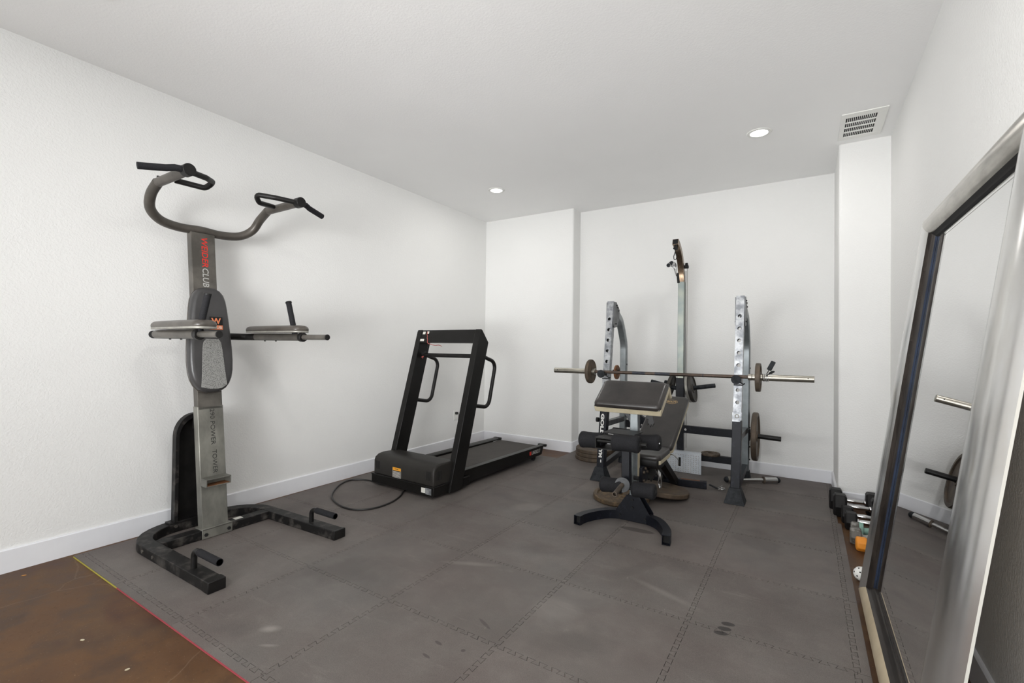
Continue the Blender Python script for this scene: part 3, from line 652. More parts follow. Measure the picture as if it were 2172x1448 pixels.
# ------------------------------------------------------------ squat rack with lat tower
LX, RX = -1.625, -.475
T = thing('squat_rack', 'silver and black squat rack with a tall lat pulldown post against the back wall', 'weight rack', (-1.04, 4.45, 0))
fb, ft = 4.18, 4.34                                  # front upright centre y at floor and top
def fy(z): return fb+(ft-fb)*z/1.68
def fx(X, z): return X + (.035 if X < -1 else .015)*(z/1.68) - .01
RY = 4.955
RLX = {LX: -1.685, RX: -.492}
HL = B()
def holed(X, z0, z1, w, d, holes, r):
    A = Vector((fx(X, z0), fy(z0), z0)); Bt = Vector((fx(X, z1), fy(z1), z1)); D = (Bt-A); L = D.length; D.normalize(); U = Vector((1, 0, 0)); N = U.cross(D).normalized()  # N toward -y
    if N.y > 0: N = -N
    b = B()
    hs = [(h-z0)/(z1-z0)*L for h in holes]
    cuts = [0] + [(hs[k]+hs[k+1])/2 for k in range(len(hs)-1)] + [L]
    for off in (d/2, -d/2):
        for k, h in enumerate(hs):
            c0, c1 = cuts[k], cuts[k+1]; vc, vr = [], []
            # keep a square cell round the hole, plain strips above and below
            for q in range(16):
                t_ = 2*PI*q/16; cx, cz = math.cos(t_), math.sin(t_)
                vc.append(A+U*(r*cx)+D*(h+r*cz)+N*off)
                m_ = max(abs(cx), abs(cz)); vr.append(A+U*(w/2*cx/m_)+D*(h+w/2*cz/m_)+N*off)
            b.add(vc+vr, [(q, (q+1) % 16, 16+(q+1) % 16, 16+q) for q in range(16)])
            for a0, a1 in ((c0, h-w/2), (h+w/2, c1)):
                if a1 > a0+1e-4: b.add([A+U*(-w/2)+D*a0+N*off, A+U*(w/2)+D*a0+N*off, A+U*(w/2)+D*a1+N*off, A+U*(-w/2)+D*a1+N*off], [(0, 1, 2, 3)])
    HL.v, HL.f = [], []
    for k, h in enumerate(hs):      # hole linings
        vs = [A+U*(r*math.cos(2*PI*q/16))+D*(h+r*math.sin(2*PI*q/16))+N*o for o in (d/2-.002, d/2-.030) for q in range(16)]
        HL.add(vs, [(q, (q+1) % 16, 16+(q+1) % 16, 16+q) for q in range(16)])
    for s_ in (-1, 1): b.add([A+U*(s_*w/2)+N*d/2, A+U*(s_*w/2)-N*d/2, A+U*(s_*w/2)-N*d/2+D*L, A+U*(s_*w/2)+N*d/2+D*L], [(0, 1, 2, 3)])
    b.add([A+D*L+U*(-w/2)+N*d/2, A+D*L+U*(w/2)+N*d/2, A+D*L+U*(w/2)-N*d/2, A+D*L+U*(-w/2)-N*d/2], [(0, 1, 2, 3)])
    return b
HOL = [.655, .70, .80, .90, 1.104, 1.205, 1.307, 1.408, 1.51]
HOL = [.70, .80, .90, 1.00, 1.104, 1.205, 1.307, 1.408, 1.51]
for X in (LX, RX):
    XR_ = RLX[X]
    o = obj('perforated_upright', holed(X, .62, 1.682, .062, .062, HOL, .0155), M['silver'], T, ang=30)
    hl = obj('hole_lining', HL, M['dark'], o); hl['kind'] = 'stuff'
    b = B(); A = Vector((fx(X, .08), fy(.08), .08)); Bt = Vector((fx(X, .655), fy(.655), .655))
    lo = obj('lower_upright', b.beam(A, Bt, .070, .070, (0, -1, 0)), M['navyblack'], T, bev=.003)
    # chrome end plate at the joint
    obj('joint_plate', B().prism([(-.035, 0), (.020, 0), (.035, .020), (.035, .075), (-.035, .075)], (fx(X, .65), fy(.65)-.038, .648), (1, 0, 0), (0, .095, 1), (0, 1, 0), .004), M['silver'], lo)
    # flared rubber boot with ribs
    b = B(); cx, cy2 = fx(X, .0), fy(0)
    vs = []
    for (z, w) in ((0, .076), (.012, .074), (.115, .043), (.122, .040)):
        ring = []
        for s4 in range(4):
            for k in range(6):
                t_ = -1+2*k/6; rr_ = w*(1.0 if k % 2 == 0 or z > .1 else .93)
                ring.append({0: (t_*w, -rr_), 1: (rr_, t_*w), 2: (-t_*w, rr_), 3: (-rr_, -t_*w)}[s4])
        vs += [(cx+a, cy2+c+.002*(z/.1), z) for a, c in ring]
    fs = [(i*24+k, i*24+(k+1) % 24, (i+1)*24+(k+1) % 24, (i+1)*24+k) for i in range(3) for k in range(24)] + [tuple(range(23, -1, -1)), tuple(range(72, 96))]
    obj('rubber_boot', b.add(vs, fs), M['rubber'], T, bev=.002)
    # rear leg: bends over from the top bracket
    p = fillet([(fx(X, 1.6), 4.42, 1.60), (XR_+.01, 4.80, 1.52), (XR_+.006, RY-.01, 1.28), (XR_, RY, .09)], .25, 8)
    rl = obj('rear_leg', B().sweep(p, [(-.032, -.028), (-.02, -.035), (.02, -.035), (.032, -.028), (.032, .028), (.02, .035), (-.02, .035), (-.032, .028)], (1, 0, 0)), M['greysteel'], T, bev=.002)
    multi('bolt', [B().cyl((XR_+.032, RY-.01, z), (XR_+.044, RY-.01, z), .008, seg=8) for z in (.20, .32, .42, .50, .96, 1.06)], M['dark'], rl)
    obj('rubber_boot', B().lathe([(.056, 0), (.054, .01), (.040, .095), (.036, .10)], Matrix.Translation((XR_, RY+.012, 0)), 12), M['rubber'], T)
    # gusset plates
    for s_ in (-1, 1):
        gp = [(4.31, 1.674), (4.375, 1.682), (4.47, 1.610), (4.455, 1.53), (4.40, 1.44), (4.325, 1.43), (4.30, 1.47)]
        g = obj('gusset_plate', B().prism(gp, (fx(X, 1.6)+s_*.0325, 0, 0), (0, 1, 0), (0, 0, 1), (s_, 0, 0), .005), M['hammered'], T)
        multi('bolt', [B().cyl((fx(X, 1.6)+s_*.0375, *q), (fx(X, 1.6)+s_*.045, *q), .006, seg=8) for q in ((4.38, 1.648), (4.41, 1.63), (4.44, 1.60), (4.36, 1.47))], M['dark'], g)
    obj('side_brace', B().beam((X, 4.23, .515), (XR_, RY-.02, .475), .05, .05), M['hammered'], T, bev=.002)
    obj('side_brace', B().beam((X, 4.22, .13), (XR_, RY-.02, .13), .045, .05), M['navyblack'], T, bev=.002)
    # bar catch: round rubber knob on a steel pin
    kz = .985; s_ = 1
    pn = obj('bar_catch', B().cyl((fx(X, kz), fy(kz)-.150, kz), (fx(X, kz), fy(kz)+.05, kz), .011, seg=16), M['dark'], T)
    obj('catch_knob', B().cyl((fx(X, kz)+0, fy(kz)-.168, kz+.010), (fx(X, kz), fy(kz)-.149, kz+.010), .0365, seg=32), M['rubber'], pn, bev=.004)
    obj('catch_clip', B().tube(fillet([(fx(X, kz)+.01, fy(kz)-.06, kz-.01), (fx(X, kz)+.045, fy(kz)-.05, kz-.035), (fx(X, kz)+.055, fy(kz)-.05, kz-.018), (fx(X, kz)+.035, fy(kz)-.05, kz-.04), (fx(X, kz)-.03, fy(kz)-.05, kz-.04)], .006, 3), .004, 8), M['dark'], pn)
    z = .625; obj('hex_socket', B().lathe([(.010, -.003), (.010, .006), (.017, .006), (.017, -.003)], Matrix.Translation((fx(X, .69), fy(.69)-.036, .692)) @ Matrix.Rotation(PI/2, 4, 'X'), 20, closed=True), M['greyiron'], T)
# printed lettering on the left lower upright
dlow = (Vector((fx(LX, .1), fy(.1), .1))-Vector((fx(LX, .655), fy(.655), .655))).normalized()
def lowtext(s, z, L_, bold=.05):
    text('lettering', s, L_, .034, Vector((fx(LX, z)-.020, fy(z)-.0358, z)), dlow, (1, 0, 0), M['txt_white'], T, bold=bold, depth=.0007)
lowtext("GOLD'S", .615, .255); lowtext('GYM', .325, .115); 
obj('small_print', B().box(fx(LX, .18)+.0, fx(LX, .18)+.01, fy(.18)-.0368, fy(.18)-.0355, .165, .19), M['txt_white'], T)
# cross beams
BY = RY
b1 = obj('cross_beam', B().box(RLX[LX]+.03, RLX[RX]-.03, BY-.022, BY+.022, .388, .462), M['navyblack'], T, bev=.003)
b2 = obj('cross_beam', B().box(RLX[LX]+.03, RLX[RX]-.03, BY-.022, BY+.022, .130, .196), M['navyblack'], T, bev=.003)
multi('bolt', [B().cyl((xx, BY-.022, .425), (xx, BY-.030, .425), .012, seg=14) for xx in (-1.03, -1.47)], M['chrome'], b1)
# lat tower
PX, PY = -1.085, 4.965
obj('post_base', B().beam((PX, PY, .02), (PX, PY-.005, .72), .064, .060, (0, 1, 0)), M['navyblack'], T, bev=.003)
hp = fillet([(PX, PY, .72), (PX, PY, 1.98), (PX, 4.62, 2.245), (PX, 4.46, 2.262)], .30, 9)
hp = [Vector((PX, PY, .72)), Vector((PX, PY, 1.92))]
post = obj('lat_post', B().beam(hp[0], hp[1], .060, .060, (0, 1, 0)), M['galv'], T, bev=.003)
arcp = [Vector((PX, PY-.36*(1-math.cos(a)), 1.90+.385*math.sin(a))) for a in [math.radians(78)*k/14 for k in range(15)]]
hk = obj('lat_hook', B().sweep(arcp, [(-.028, -.028), (.028, -.028), (.028, .028), (-.028, .028)], (1, 0, 0), cap=True), M['chromebrown'], T, bev=.002)
tip = arcp[-1]; dirt = (arcp[-1]-arcp[-2]).normalized()
obj('hook_socket', B().beam(tip+dirt*.0002, tip+dirt*.0012, .048, .048, (0, 0, 1)), M['dark'], hk)
pu = obj('pulley', B().cyl((PX-.012, tip.y+.03, tip.z-.045), (PX+.012, tip.y+.03, tip.z-.045), .030, seg=24), M['dark'], T)
obj('pulley', B().cyl((PX+.028, PY+.045, 2.09), (PX+.048, PY+.045, 2.09), .030, seg=24), M['dark'], T)
obj('pulley_bracket', B().box(PX-.02, PX+.060, PY-.0, PY+.045, 2.06, 2.09), M['dark'], T, bev=.003)
obj('cable', B().tube([(PX+.040, PY+.070, 2.07), (PX+.040, PY+.070, .22)], .0032, 8), M['greyiron'], T)
obj('cable', B().tube([(PX+.036, PY+.02, 2.03), (PX+.036, PY+.02, .95)], .0028, 8), M['dark'], T)
cxp = Vector((PX, tip.y-.005, tip.z-.03))
obj('cable', B().tube([cxp, cxp+Vector((0, 0, -.07))], .004, 8), M['dark'], T)
obj('cable_stop', B().sphere(cxp+Vector((0, 0, -.035)), .020, sz=.7), M['dark'], T)
c0 = cxp+Vector((0, 0, -.07))
obj('carabiner', B().tube(fillet([c0, c0+Vector((.014, 0, -.045)), c0+Vector((.010, 0, -.075)), c0+Vector((-.010, 0, -.075)), c0+Vector((-.014, 0, -.045)), c0+Vector((0, 0, 0))], .01, 4), .004, 8), M['dark'], T)
# carriage block with weight pegs
blk = obj('weight_carriage', B().box(PX-.042, PX+.038, PY-.042, PY+.042, .712, .940), M['navyblack'], T, bev=.004)
obj('carriage_lip', B().box(PX-.042, PX+.040, PY-.044, PY+.044, .722, .735), M['dark'], blk)
pegL = (Vector((PX-.04, PY, .830)), Vector((-1.388, PY, .890))); pegR = (Vector((PX+.036, PY, .830)), Vector((-.760, PY, .878)))
for a, c in (pegL, pegR): obj('weight_peg', B().cyl(a, c, .0215, seg=24), M['rubber'], T, bev=.003)
obj('peg_clamp', B().beam(Vector((-1.250, PY-.01, .868)), Vector((-1.222, PY-.01, .862)), .055, .085), M['rubber'], T, bev=.004)
# outer peg on the right rear leg and small peg on the left
obj('weight_peg', B().cyl((RLX[RX]+.03, RY, .428), (-.195, RY, .418), .0225, seg=24), M['black'], T, bev=.003)
obj('peg_flange', B().box(RLX[RX]+.030, RLX[RX]+.040, RY-.045, RY+.045, .375, .48), M['dark'], T)
obj('weight_peg', B().cyl((RLX[LX]-.03, RY, .985), (RLX[LX]-.12, RY, .985), .013, seg=20), M['dark'], T)
# inner bits on the left side: peg, knob, roller tube
obj('pin_knob', B().cyl((LX-.04, 4.20, .555), (LX-.062, 4.20, .555), .022, seg=16), M['dark'], T)
obj('angle_brace', B().beam((RLX[LX]+.05, RY-.02, .60), (-1.36, RY-.02, .42), .05, .05), M['navyblack'], T, bev=.003)
obj('angle_brace', B().beam((RLX[LX]+.04, 4.75, .66), (RLX[LX]+.17, 4.78, .46), .07, .04), M['hammered'], T, bev=.003)
obj('padded_tube', B().cyl((LX+.02, 4.42, .43), (-1.245, 4.42, .425), .030, seg=20), M['foam'], T, bev=.006)
# tread plate foot rest
fpz0, fpz1, fpx0, fpx1, fpy = .004, .205, -1.300, -.870, 4.880
b = B(); sx0, sx1, sz0, sz1 = -1.085, -1.062, .060, .150
for q in ((fpx0, sx0, fpz0, fpz1), (sx1, fpx1, fpz0, fpz1), (sx0, sx1, fpz0, sz0), (sx0, sx1, sz1, fpz1)): b.box(q[0], q[1], fpy, fpy+.006, q[2], q[3])
b.box(fpx0, fpx1, fpy, fpy+.05, fpz1, fpz1+.006)
fp = obj('foot_plate', b, M['diamond'], T, label='silver tread plate foot rest')
b = B()
for i in range(17):
    for j in range(10):
        x = fpx0+.018+i*.0243; z = fpz0+.014+j*.0200
        if x > fpx1-.012 or z > fpz1-.01 or (sx0-.012 < x < sx1+.012 and sz0-.01 < z < sz1+.01): continue
        s_ = 1 if (i+j) % 2 else -1; a = math.radians(45*s_); dx, dz = math.cos(a)*.0105, math.sin(a)*.0105; px, pz = -math.sin(a)*.0026, math.cos(a)*.0026
        b.add([(x-dx, fpy, z-dz), (x+px, fpy, z+pz), (x+dx, fpy, z+dz), (x-px, fpy, z-pz), (x-dx*.5, fpy-.0018, z-dz*.5), (x+dx*.5, fpy-.0018, z+dz*.5)], [(0, 1, 4), (1, 5, 4), (1, 2, 5), (2, 3, 5), (3, 4, 5), (3, 0, 4)])
o = obj('tread_pattern', b, M['greyiron'], fp); o['kind'] = 'stuff'
obj('slot_strap', B().box(sx0+.002, sx1-.002, fpy+.004, fpy+.008, sz0, sz1), M['dark'], fp)

# lat handle hanging from the cable
c1 = c0+Vector((0, 0, -.075))
T = thing('cable_handle', 'chrome double cable handle with dark grips hanging from the lat post hook', 'handle', tuple(c1))
g1 = c1+Vector((-.048, .0, -.040)); g2 = c1+Vector((.030, .0, -.185))
obj('chrome_frame', B().tube(fillet([g1+Vector((0, -.05, 0)), g1+Vector((.028, -.05, -.045)), c1+Vector((0, -.03, -.02)), c1+Vector((.012, .0, -.06)), c1+Vector((.010, .0, -.13)), g2+Vector((0, .0, .045))], .02, 4), .0065, 10), M['chrome'], T)
obj('chrome_frame', B().tube(fillet([g1+Vector((0, .05, 0)), g1+Vector((.035, .05, -.05)), c1+Vector((0, .01, -.01)), c1+Vector((-.012, .0, -.07)), c1+Vector((.008, .04, -.16)), g2+Vector((0, .04, .03))], .02, 4), .0065, 10), M['chrome'], T)
obj('hand_grip', B().cyl(g1+Vector((-.003, -.055, -.022)), g1+Vector((.003, .055, .022)), .0185), M['rubber'], T, bev=.003)
obj('hand_grip', B().cyl(g2+Vector((-.005, 0, .05)), g2+Vector((.004, 0, -.045)), .012), M['dark'], T, bev=.003)

# ------------------------------------------------------------ barbell and plates
BYY, BZ = 4.160, 1.014
T = thing('barbell', 'long barbell with rusty shaft and nickel sleeves resting on the squat rack', 'barbell', (-1.04, BYY, BZ))
yb = lambda x: BYY
zb2 = lambda x: BZ+(x+1.04)*.004
def bp(x): return Vector((x, yb(x), zb2(x)))
sh = obj('bar_shaft', B().cyl(bp(-1.69), bp(-.39), .0142, seg=24), M['rustbar'], T)
for x0, x1 in ((-1.33, -1.215), (-1.13, -1.00), (-.735, -.728)): obj('knurl_band', B().cyl(bp(x0), bp(x1), .0147, seg=24), M['darkbar'], sh)
for x0, x1, x2 in ((-1.685, -1.715, -2.115), (-.395, -.365, .050)):
    sl = obj('bar_sleeve', B().cyl(bp(x1), bp(x2), .0250, seg=32), M['sleeve'], T, bev=.002)
    obj('sleeve_collar', B().cyl(bp(x0), bp(x1), .0330 if x0 < -1 else .026, seg=32), M['sleeve'], sl, bev=.003)
    s_ = 1 if x2 > x1 else -1
    obj('sleeve_hole', B().cyl(bp(x2)+Vector((-s_*.04, -.0245, .006)), bp(x2)+Vector((-s_*.04, -.0262, .006)), .004, seg=10), M['dark'], sl)
def plate_prof(R, t, hole=.026, rim=.14, hub=.18, web=.45):
    h = t/2; w = h*web; ri = R*(1-rim); rh = max(hole*1.7, R*hub)
    return [(hole, -h*.95), (rh, -h*.95), (rh*1.12, -w), (ri*.97, -w), (ri, -h), (R*.975, -h), (R, -h*.62), (R, h*.62), (R*.975, h), (ri, h), (ri*.97, w), (rh*1.12, w), (rh, h*.95), (hole, h*.95)]
def plate(label, R, t, loc, axis, mat, group, rim=.14, web=.45, name='weight_plate', tilt=None):
    m_ = Matrix.Rotation(PI/2, 4, 'Y') if axis == 'x' else Matrix()
    o = obj(name, B().lathe(plate_prof(R, t, rim=rim, web=web), m_, 56, closed=True), mat, None, ang=28)
    o.location = loc
    if tilt: o.rotation_euler = tilt
    tag(o, label, 'weight plate', group); return o
plate('small brown weight plate on the left end of the barbell', .113, .030, bp(-1.735), 'x', M['rust'], 'weight plates on the barbell', rim=.10, web=.85)
plate('small brown weight plate on the right end of the barbell', .113, .034, bp(-.322), 'x', M['iron'], 'weight plates on the barbell')
plate('tiny orange brown weight plate on the left rear leg of the squat rack', .078, .020, Vector((RLX[LX]-.075, RY, .972)), 'x', M['redrust'], None, rim=.1, web=.8)
plate('black weight plate on the left peg of the pulldown post', .138, .032, Vector((-1.190, PY, .842)), 'x', M['blackiron'], 'weight plates on the pulldown carriage', tilt=(0, .22, 0))
plate('grey edged weight plate nearest the post on the right carriage peg', .138, .026, Vector((-1.006, PY, .8335)), 'x', M['greyiron'], 'weight plates on the pulldown carriage', tilt=(0, -.165, 0))
plate('black weight plate outermost on the right carriage peg', .140, .034, Vector((-.974, PY, .8385)), 'x', M['blackiron'], 'weight plates on the pulldown carriage', tilt=(0, -.165, 0))
plate('large brown weight plate hanging on the right side peg of the squat rack', .2245, .046, Vector((-.405, RY, .421)), 'x', M['iron'], None)
for k, nm in enumerate(('lowest', 'middle', 'topmost')):
    plate(f'large rusty weight plate, {nm} of the stack by the left pillar', .2245, .042, Vector((-2.0+.006*k, 4.955-.004*k, .0215+.0425*k)), 'z', M['rust'], 'weight plates stacked by the left pillar')
plate('large rusty weight plate flat on the mat left of the bench post', .2245, .040, Vector((-1.285, 3.745, .021)), 'z', M['rusty'], 'weight plates lying under the bench')
plate('large brown weight plate on the mat right of the bench post', .2245, .040, Vector((-1.035, 4.035, .0475)), 'z', M['rust'], 'weight plates lying under the bench', rim=.08, web=.9, tilt=(-.083, .072, 0))
plate('small rusty weight plate lying on the low rack beam beside the foot plate', .087, .022, Vector((-.795, RY-.01, .2075)), 'z', M['iron'], None, rim=.25)
# spring collars
def spring(T, c, ax_x=True):
    pass
T = thing('spring_collar', 'spring collar with a blue black grip on the right barbell sleeve', 'collar', tuple(bp(-.27)))
c = bp(-.27)
hel = [c+Vector((-.022+.011*k/14, .0285*math.cos(2*PI*k/14+1.2), .0285*math.sin(2*PI*k/14+1.2))) for k in range(57)]
obj('coil', B().tube(hel, .0035, 8), M['chrome'], T)
for d, o_ in ((Vector((.042, -.0, .088)), 'up'), (Vector((.052, -.045, .038)), 'out')):
    a = c+Vector((.006, -.010 if o_ == 'up' else -.024, .028 if o_ == 'up' else .018)); e = a+d.normalized()*.035; f_ = a+d.normalized()*(.112 if o_ == 'up' else .075)
    obj('spring_arm', B().tube([a, e], .003, 8), M['dark'], T)
    side = d.cross(Vector((0, 1, 0))).normalized()
    obj('grip_tab', B().beam(e, f_, *((.013, .034) if o_ == 'up' else (.030, .012)), side if o_ == 'up' else (0, 0, 1)), M['rubber'], T, bev=.0055, seg=3)
T = thing('spring_collar', 'spring collar with a black tab lying on the mat by the rack foot', 'collar', (-.66, 4.50, 0))
c = Vector((-.625, 4.46, .012))
obj('coil', B().tube([c+Vector((.03*math.cos(t), .022*math.sin(t), .008*math.sin(t*.5)+.002*t/6)) for t in [k*.35 for k in range(40)]], .0035, 8), M['chrome'], T)
obj('grip_tab', B().beam(c+Vector((-.035, .0, .0)), c+Vector((-.105, .03, .016)), .022, .010, (0, 0, 1)), M['rubber'], T, bev=.004)
obj('grip_tab', B().beam(c+Vector((-.02, -.01, .015)), c+Vector((.01, -.02, .034)), .014, .008, (0, 0, 1)), M['chrome'], T, bev=.003)
# short dumbbell handle bar on the mat
a0, a1 = Vector((-.652, 4.735, .031)), Vector((-.200, 5.005, .031)); dd = (a1-a0).normalized(); L_ = (a1-a0).length
T = thing('dumbbell_bar', 'short chrome loadable dumbbell bar on the mat beside the rear rack foot', 'bar', (-.42, 4.87, 0))
P = lambda s: a0+dd*s
obj('bar_handle', B().cyl(P(.16), P(L_-.16), .0165), M['chrome'], T)
for s0, s1, s2, s3 in ((.16, .150, .035, 0), (L_-.16, L_-.150, L_-.03, L_)):
    sl = obj('bar_sleeve', B().cyl(P(s1), P(s2), .0255, seg=32), M['sleeve'] if s0 < .3 else M['chrome'], T)
    obj('sleeve_flange', B().cyl(P(s0), P(s1), .031, seg=32), M['iron'], sl, bev=.002)
    obj('rubber_end', B().lathe([(.0265, 0), (.0265, .008), (.022, .022), (.010, .032)], Matrix.Translation(P(s2)-dd*(.006 if s3 else -.006)) @ dd.to_track_quat('Z', 'Y').to_matrix().to_4x4() @ (Matrix() if s3 else Matrix.Rotation(PI, 4, 'X')), 28), M['rubber'], sl)

# ------------------------------------------------------------ bench with preacher pad
T = thing('weight_bench', 'black and cream weight bench with preacher curl pad and foam rollers before the rack', 'bench', (-1.045, 3.5, 0))
cx = -1.045
fp_ = [(-1.350, 3.020, .033), (-1.330, 3.12, .033), (-1.25, 3.255, .033), (-1.16, 3.315, .033), (cx, 3.335, .033), (-.93, 3.315, .033), (-.84, 3.255, .033), (-.762, 3.12, .033), (-.742, 3.015, .033)]
P_ = smooth(fp_, 5)
# hollow square tube foot with open ends
b = B(); w, h, t_ = .0255, .031, .003
ring = [(-w, -h), (w, -h), (w, h), (-w, h)]; rin = [(-w+t_, -h+t_), (w-t_, -h+t_), (w-t_, h-t_), (-w+t_, h-t_)]
b.sweep(P_, ring, (0, 0, 1), cap=False)
b.sweep(P_[:3], rin, (0, 0, 1), cap=False); b.sweep(P_[-3:], rin, (0, 0, 1), cap=False)
for idx, nx_ in ((0, 1), (-1, -2)):
    d = (P_[nx_]-P_[idx]).normalized()*(1 if idx == 0 else -1); a_, b_, _ = frame(d, (0, 0, 1)); c_ = P_[idx]
    vs = [c_+a_*q[0]+b_*q[1] for q in ring+rin]; b.add(vs, [(k, (k+1) % 4, 4+(k+1) % 4, 4+k) for k in range(4)])
obj('front_foot', b, M['navyblack'], T)
for i0 in (2, -3): obj('tube_stop', B().beam(P_[i0], P_[i0]+(P_[i0+1]-P_[i0])*.02, w*1.8, h*1.8, (0, 0, 1)), M['dark'], T)
gus = [(-.125, .002), (.125, .002), (.125, .062), (.045, .185), (-.045, .185), (-.125, .062)]
gp = obj('gusset_plate', B().prism(gus, (cx, 3.293, 0), (1, 0, 0), (0, .02, 1), (0, 1, 0), .006), M['navyblack'], T, bev=.0015)
multi('bolt', [B().cyl((cx+q[0], 3.296, q[1]), (cx+q[0], 3.286, q[1]), .008, seg=6) for q in ((-.09, .035), (.09, .035), (-.0, .155), (0, .10))], M['dark'], gp)
obj('gusset_plate', B().prism([(q[0], q[1]) for q in gus], (cx, 3.375, 0), (1, 0, 0), (0, -.02, 1), (0, 1, 0), .006), M['navyblack'], T)
post = obj('front_post', B().beam((cx, 3.335, .06), (cx, 3.335, .78), .056, .056, (0, 1, 0)), M['greysteel'], T, bev=.003)
obj('post_edge_strip', B().box(cx+.029, cx+.0295, 3.31, 3.36, .30, .56), M['cream'], post)
# leg developer arm
obj('leg_lever', B().beam((-1.062, 3.20, .60), (-1.050, 3.175, .285), .056, .052, (0, 1, 0)), M['navyblack'], T, bev=.003)
obj('lever_pivot', B().box(-1.085, -1.0, 3.19, 3.33, .575, .635), M['navyblack'], T, bev=.003)
obj('lever_pivot', B().cyl((-1.02, 3.24, .33), (-.985, 3.24, .33), .014), M['dark'], T)
# foam rollers
def roller(p0, p1, r, ex=0.03):
    p0, p1 = Vector(p0), Vector(p1); d = (p1-p0); L = d.length; d.normalize()
    q = d.to_track_quat('Z', 'Y').to_matrix().to_4x4(); mt = Matrix.Translation(p0) @ q
    pr = [(r*.35, -.001), (r*.80, 0), (r*.97, .008), (r*1.0, .02), (r*.95, L*.3), (r*.93, L*.5), (r*.95, L*.7), (r*1.0, L-.02), (r*.97, L-.008), (r*.80, L), (r*.35, L+.001)]
    o = obj('foam_roller', B().lathe(pr, mt, 32), M['foam'], T, ang=60)
    obj('roller_cap', B().cyl(p0-d*.008, p0, .018), M['dark'], o); obj('roller_cap', B().cyl(p1, p1+d*.008, .018), M['dark'], o)
    return o
roller((-1.362, 3.10, .583), (-1.192, 3.10, .588), .058)
roller((-.985, 3.14, .600), (-.815, 3.14, .615), .054)
roller((-1.085, 2.99, .612), (-.905, 2.99, .616), .056)
obj('roller_rod', B().cyl((-1.37, 3.10, .583), (-.81, 3.12, .613), .0125, seg=16), M['chrome'], T)
obj('roller_rod', B().cyl((-1.19, 2.99, .610), (-.862, 2.99, .618), .0125, seg=16), M['black'], T)
b = B().box(-1.205, -1.199, 2.975, 3.13, .560, .632).box(-1.205, -1.085, 2.975, 3.13, .628, .634).box(-1.205, -1.085, 2.975, 3.13, .558, .564)
obj('roller_bracket', b, M['black'], T)
obj('top_plate', B().box(-1.205, -.98, 3.12, 3.31, .640, .646), M['black'], T)
roller((-1.205, 3.10, .290), (-1.050, 3.10, .300), .052)
roller((-.985, 3.10, .293), (-.833, 3.10, .297), .052)
obj('roller_rod', B().cyl((-1.215, 3.10, .289), (-.825, 3.10, .298), .0125, seg=16), M['black'], T)
obj('plate_flange', B().cyl((-1.050, 3.085, .314), (-1.046, 3.072, .314), .050, seg=36), M['hammered'], T, bev=.002)
b = B(); mt = Matrix.Translation((-1.048, 3.075, .314)) @ (Vector((.03, -.235, .0)).normalized()).to_track_quat('Z', 'Y').to_matrix().to_4x4()
obj('weight_horn', b.lathe([(.0155, 0), (.0155, .225), (.0120, .225), (.0120, .19), (.0005, .19)], mt, 24), M['iron'], T)
# preacher pad: sloped slab with a rounded crest and a cream boxing band
X0, X1 = -1.262, -.800
def pad_prism(name, prof, x0, x1, mat, par, bev, seg=3): return obj(name, B().prism(prof, (x0, 0, 0), (0, 1, 0), (0, 0, 1), (1, 0, 0), x1-x0), mat, par, bev=bev, seg=seg, ang=80)
sl = Vector((.205, .137)).normalized(); nr = Vector((-sl.y, sl.x))
A0 = Vector((3.105, .800)); L = .262
def q(u, v): p = A0+sl*u+nr*v; return (p.x, p.y)
band = [q(-.002, -.014), q(L, -.008), (q(L, 0)[0]+.035, q(L, 0)[1]-.062), (q(L, 0)[0]+.085, q(L, 0)[1]-.062), (q(L, .032)[0]+.072, q(L, .032)[1]-.055), (q(L, .034)[0]+.035, q(L, .034)[1]-.008), q(L, .034), q(0, .034)]
cr = pad_prism('preacher_pad_band', band, X0, X1, M['cream'], T, .008)
top = [q(-.001, .030), q(L, .032), (q(L, .030)[0]+.036, q(L, .03)[1]-.010), (q(L, .028)[0]+.070, q(L, .03)[1]-.056), (q(L, .036)[0]+.078, q(L, .05)[1]-.056), (q(L, .048)[0]+.040, q(L, .052)[1]-.008), (q(L, .056)[0]+.012, q(L, .056)[1]+.002), q(L-.03, .050), q(L*.5, .050), q(.02, .046), q(-.001, .040)]
pad_prism('preacher_pad', top, X0+.004, X1-.004, M['vinyl'], T, .010, 4)
obj('pad_cushion', B().pillow(rrect(X0, X1, -.004, L+.012, .03, 5), Vector((0, A0.x, A0.y))+Vector((0, nr.x, nr.y))*.032, (1, 0, 0), (0, sl.x, sl.y), (0, nr.x, nr.y), .038, .028, .004, both=False), M['vinyl'], T, ang=75)
obj('pad_plate', B().prism([q(.06, -.02), q(.22, -.02), q(.22, 0), q(.06, 0)], (cx-.07, 0, 0), (0, 1, 0), (0, 0, 1), (1, 0, 0), .14), M['black'], T)
# torn black strap under the preacher pad
st = []
tag(recenter(obj('torn_strap', B().prism([(-.012, .03), (.018, .035), (.022, .0), (.034, -.055), (.026, -.048), (.020, -.072), (.010, -.055), (.004, -.078), (-.008, -.05), (-.016, -.066), (-.012, -.02), (-.034, -.012), (-.020, .012)], (-.925, 3.285, .760), (1, 0, 0), (0, 0, 1), (0, 1, 0), .012), M['cable'], None, bev=.003)), 'frayed black strap hanging below the right corner of the preacher pad', 'strap')
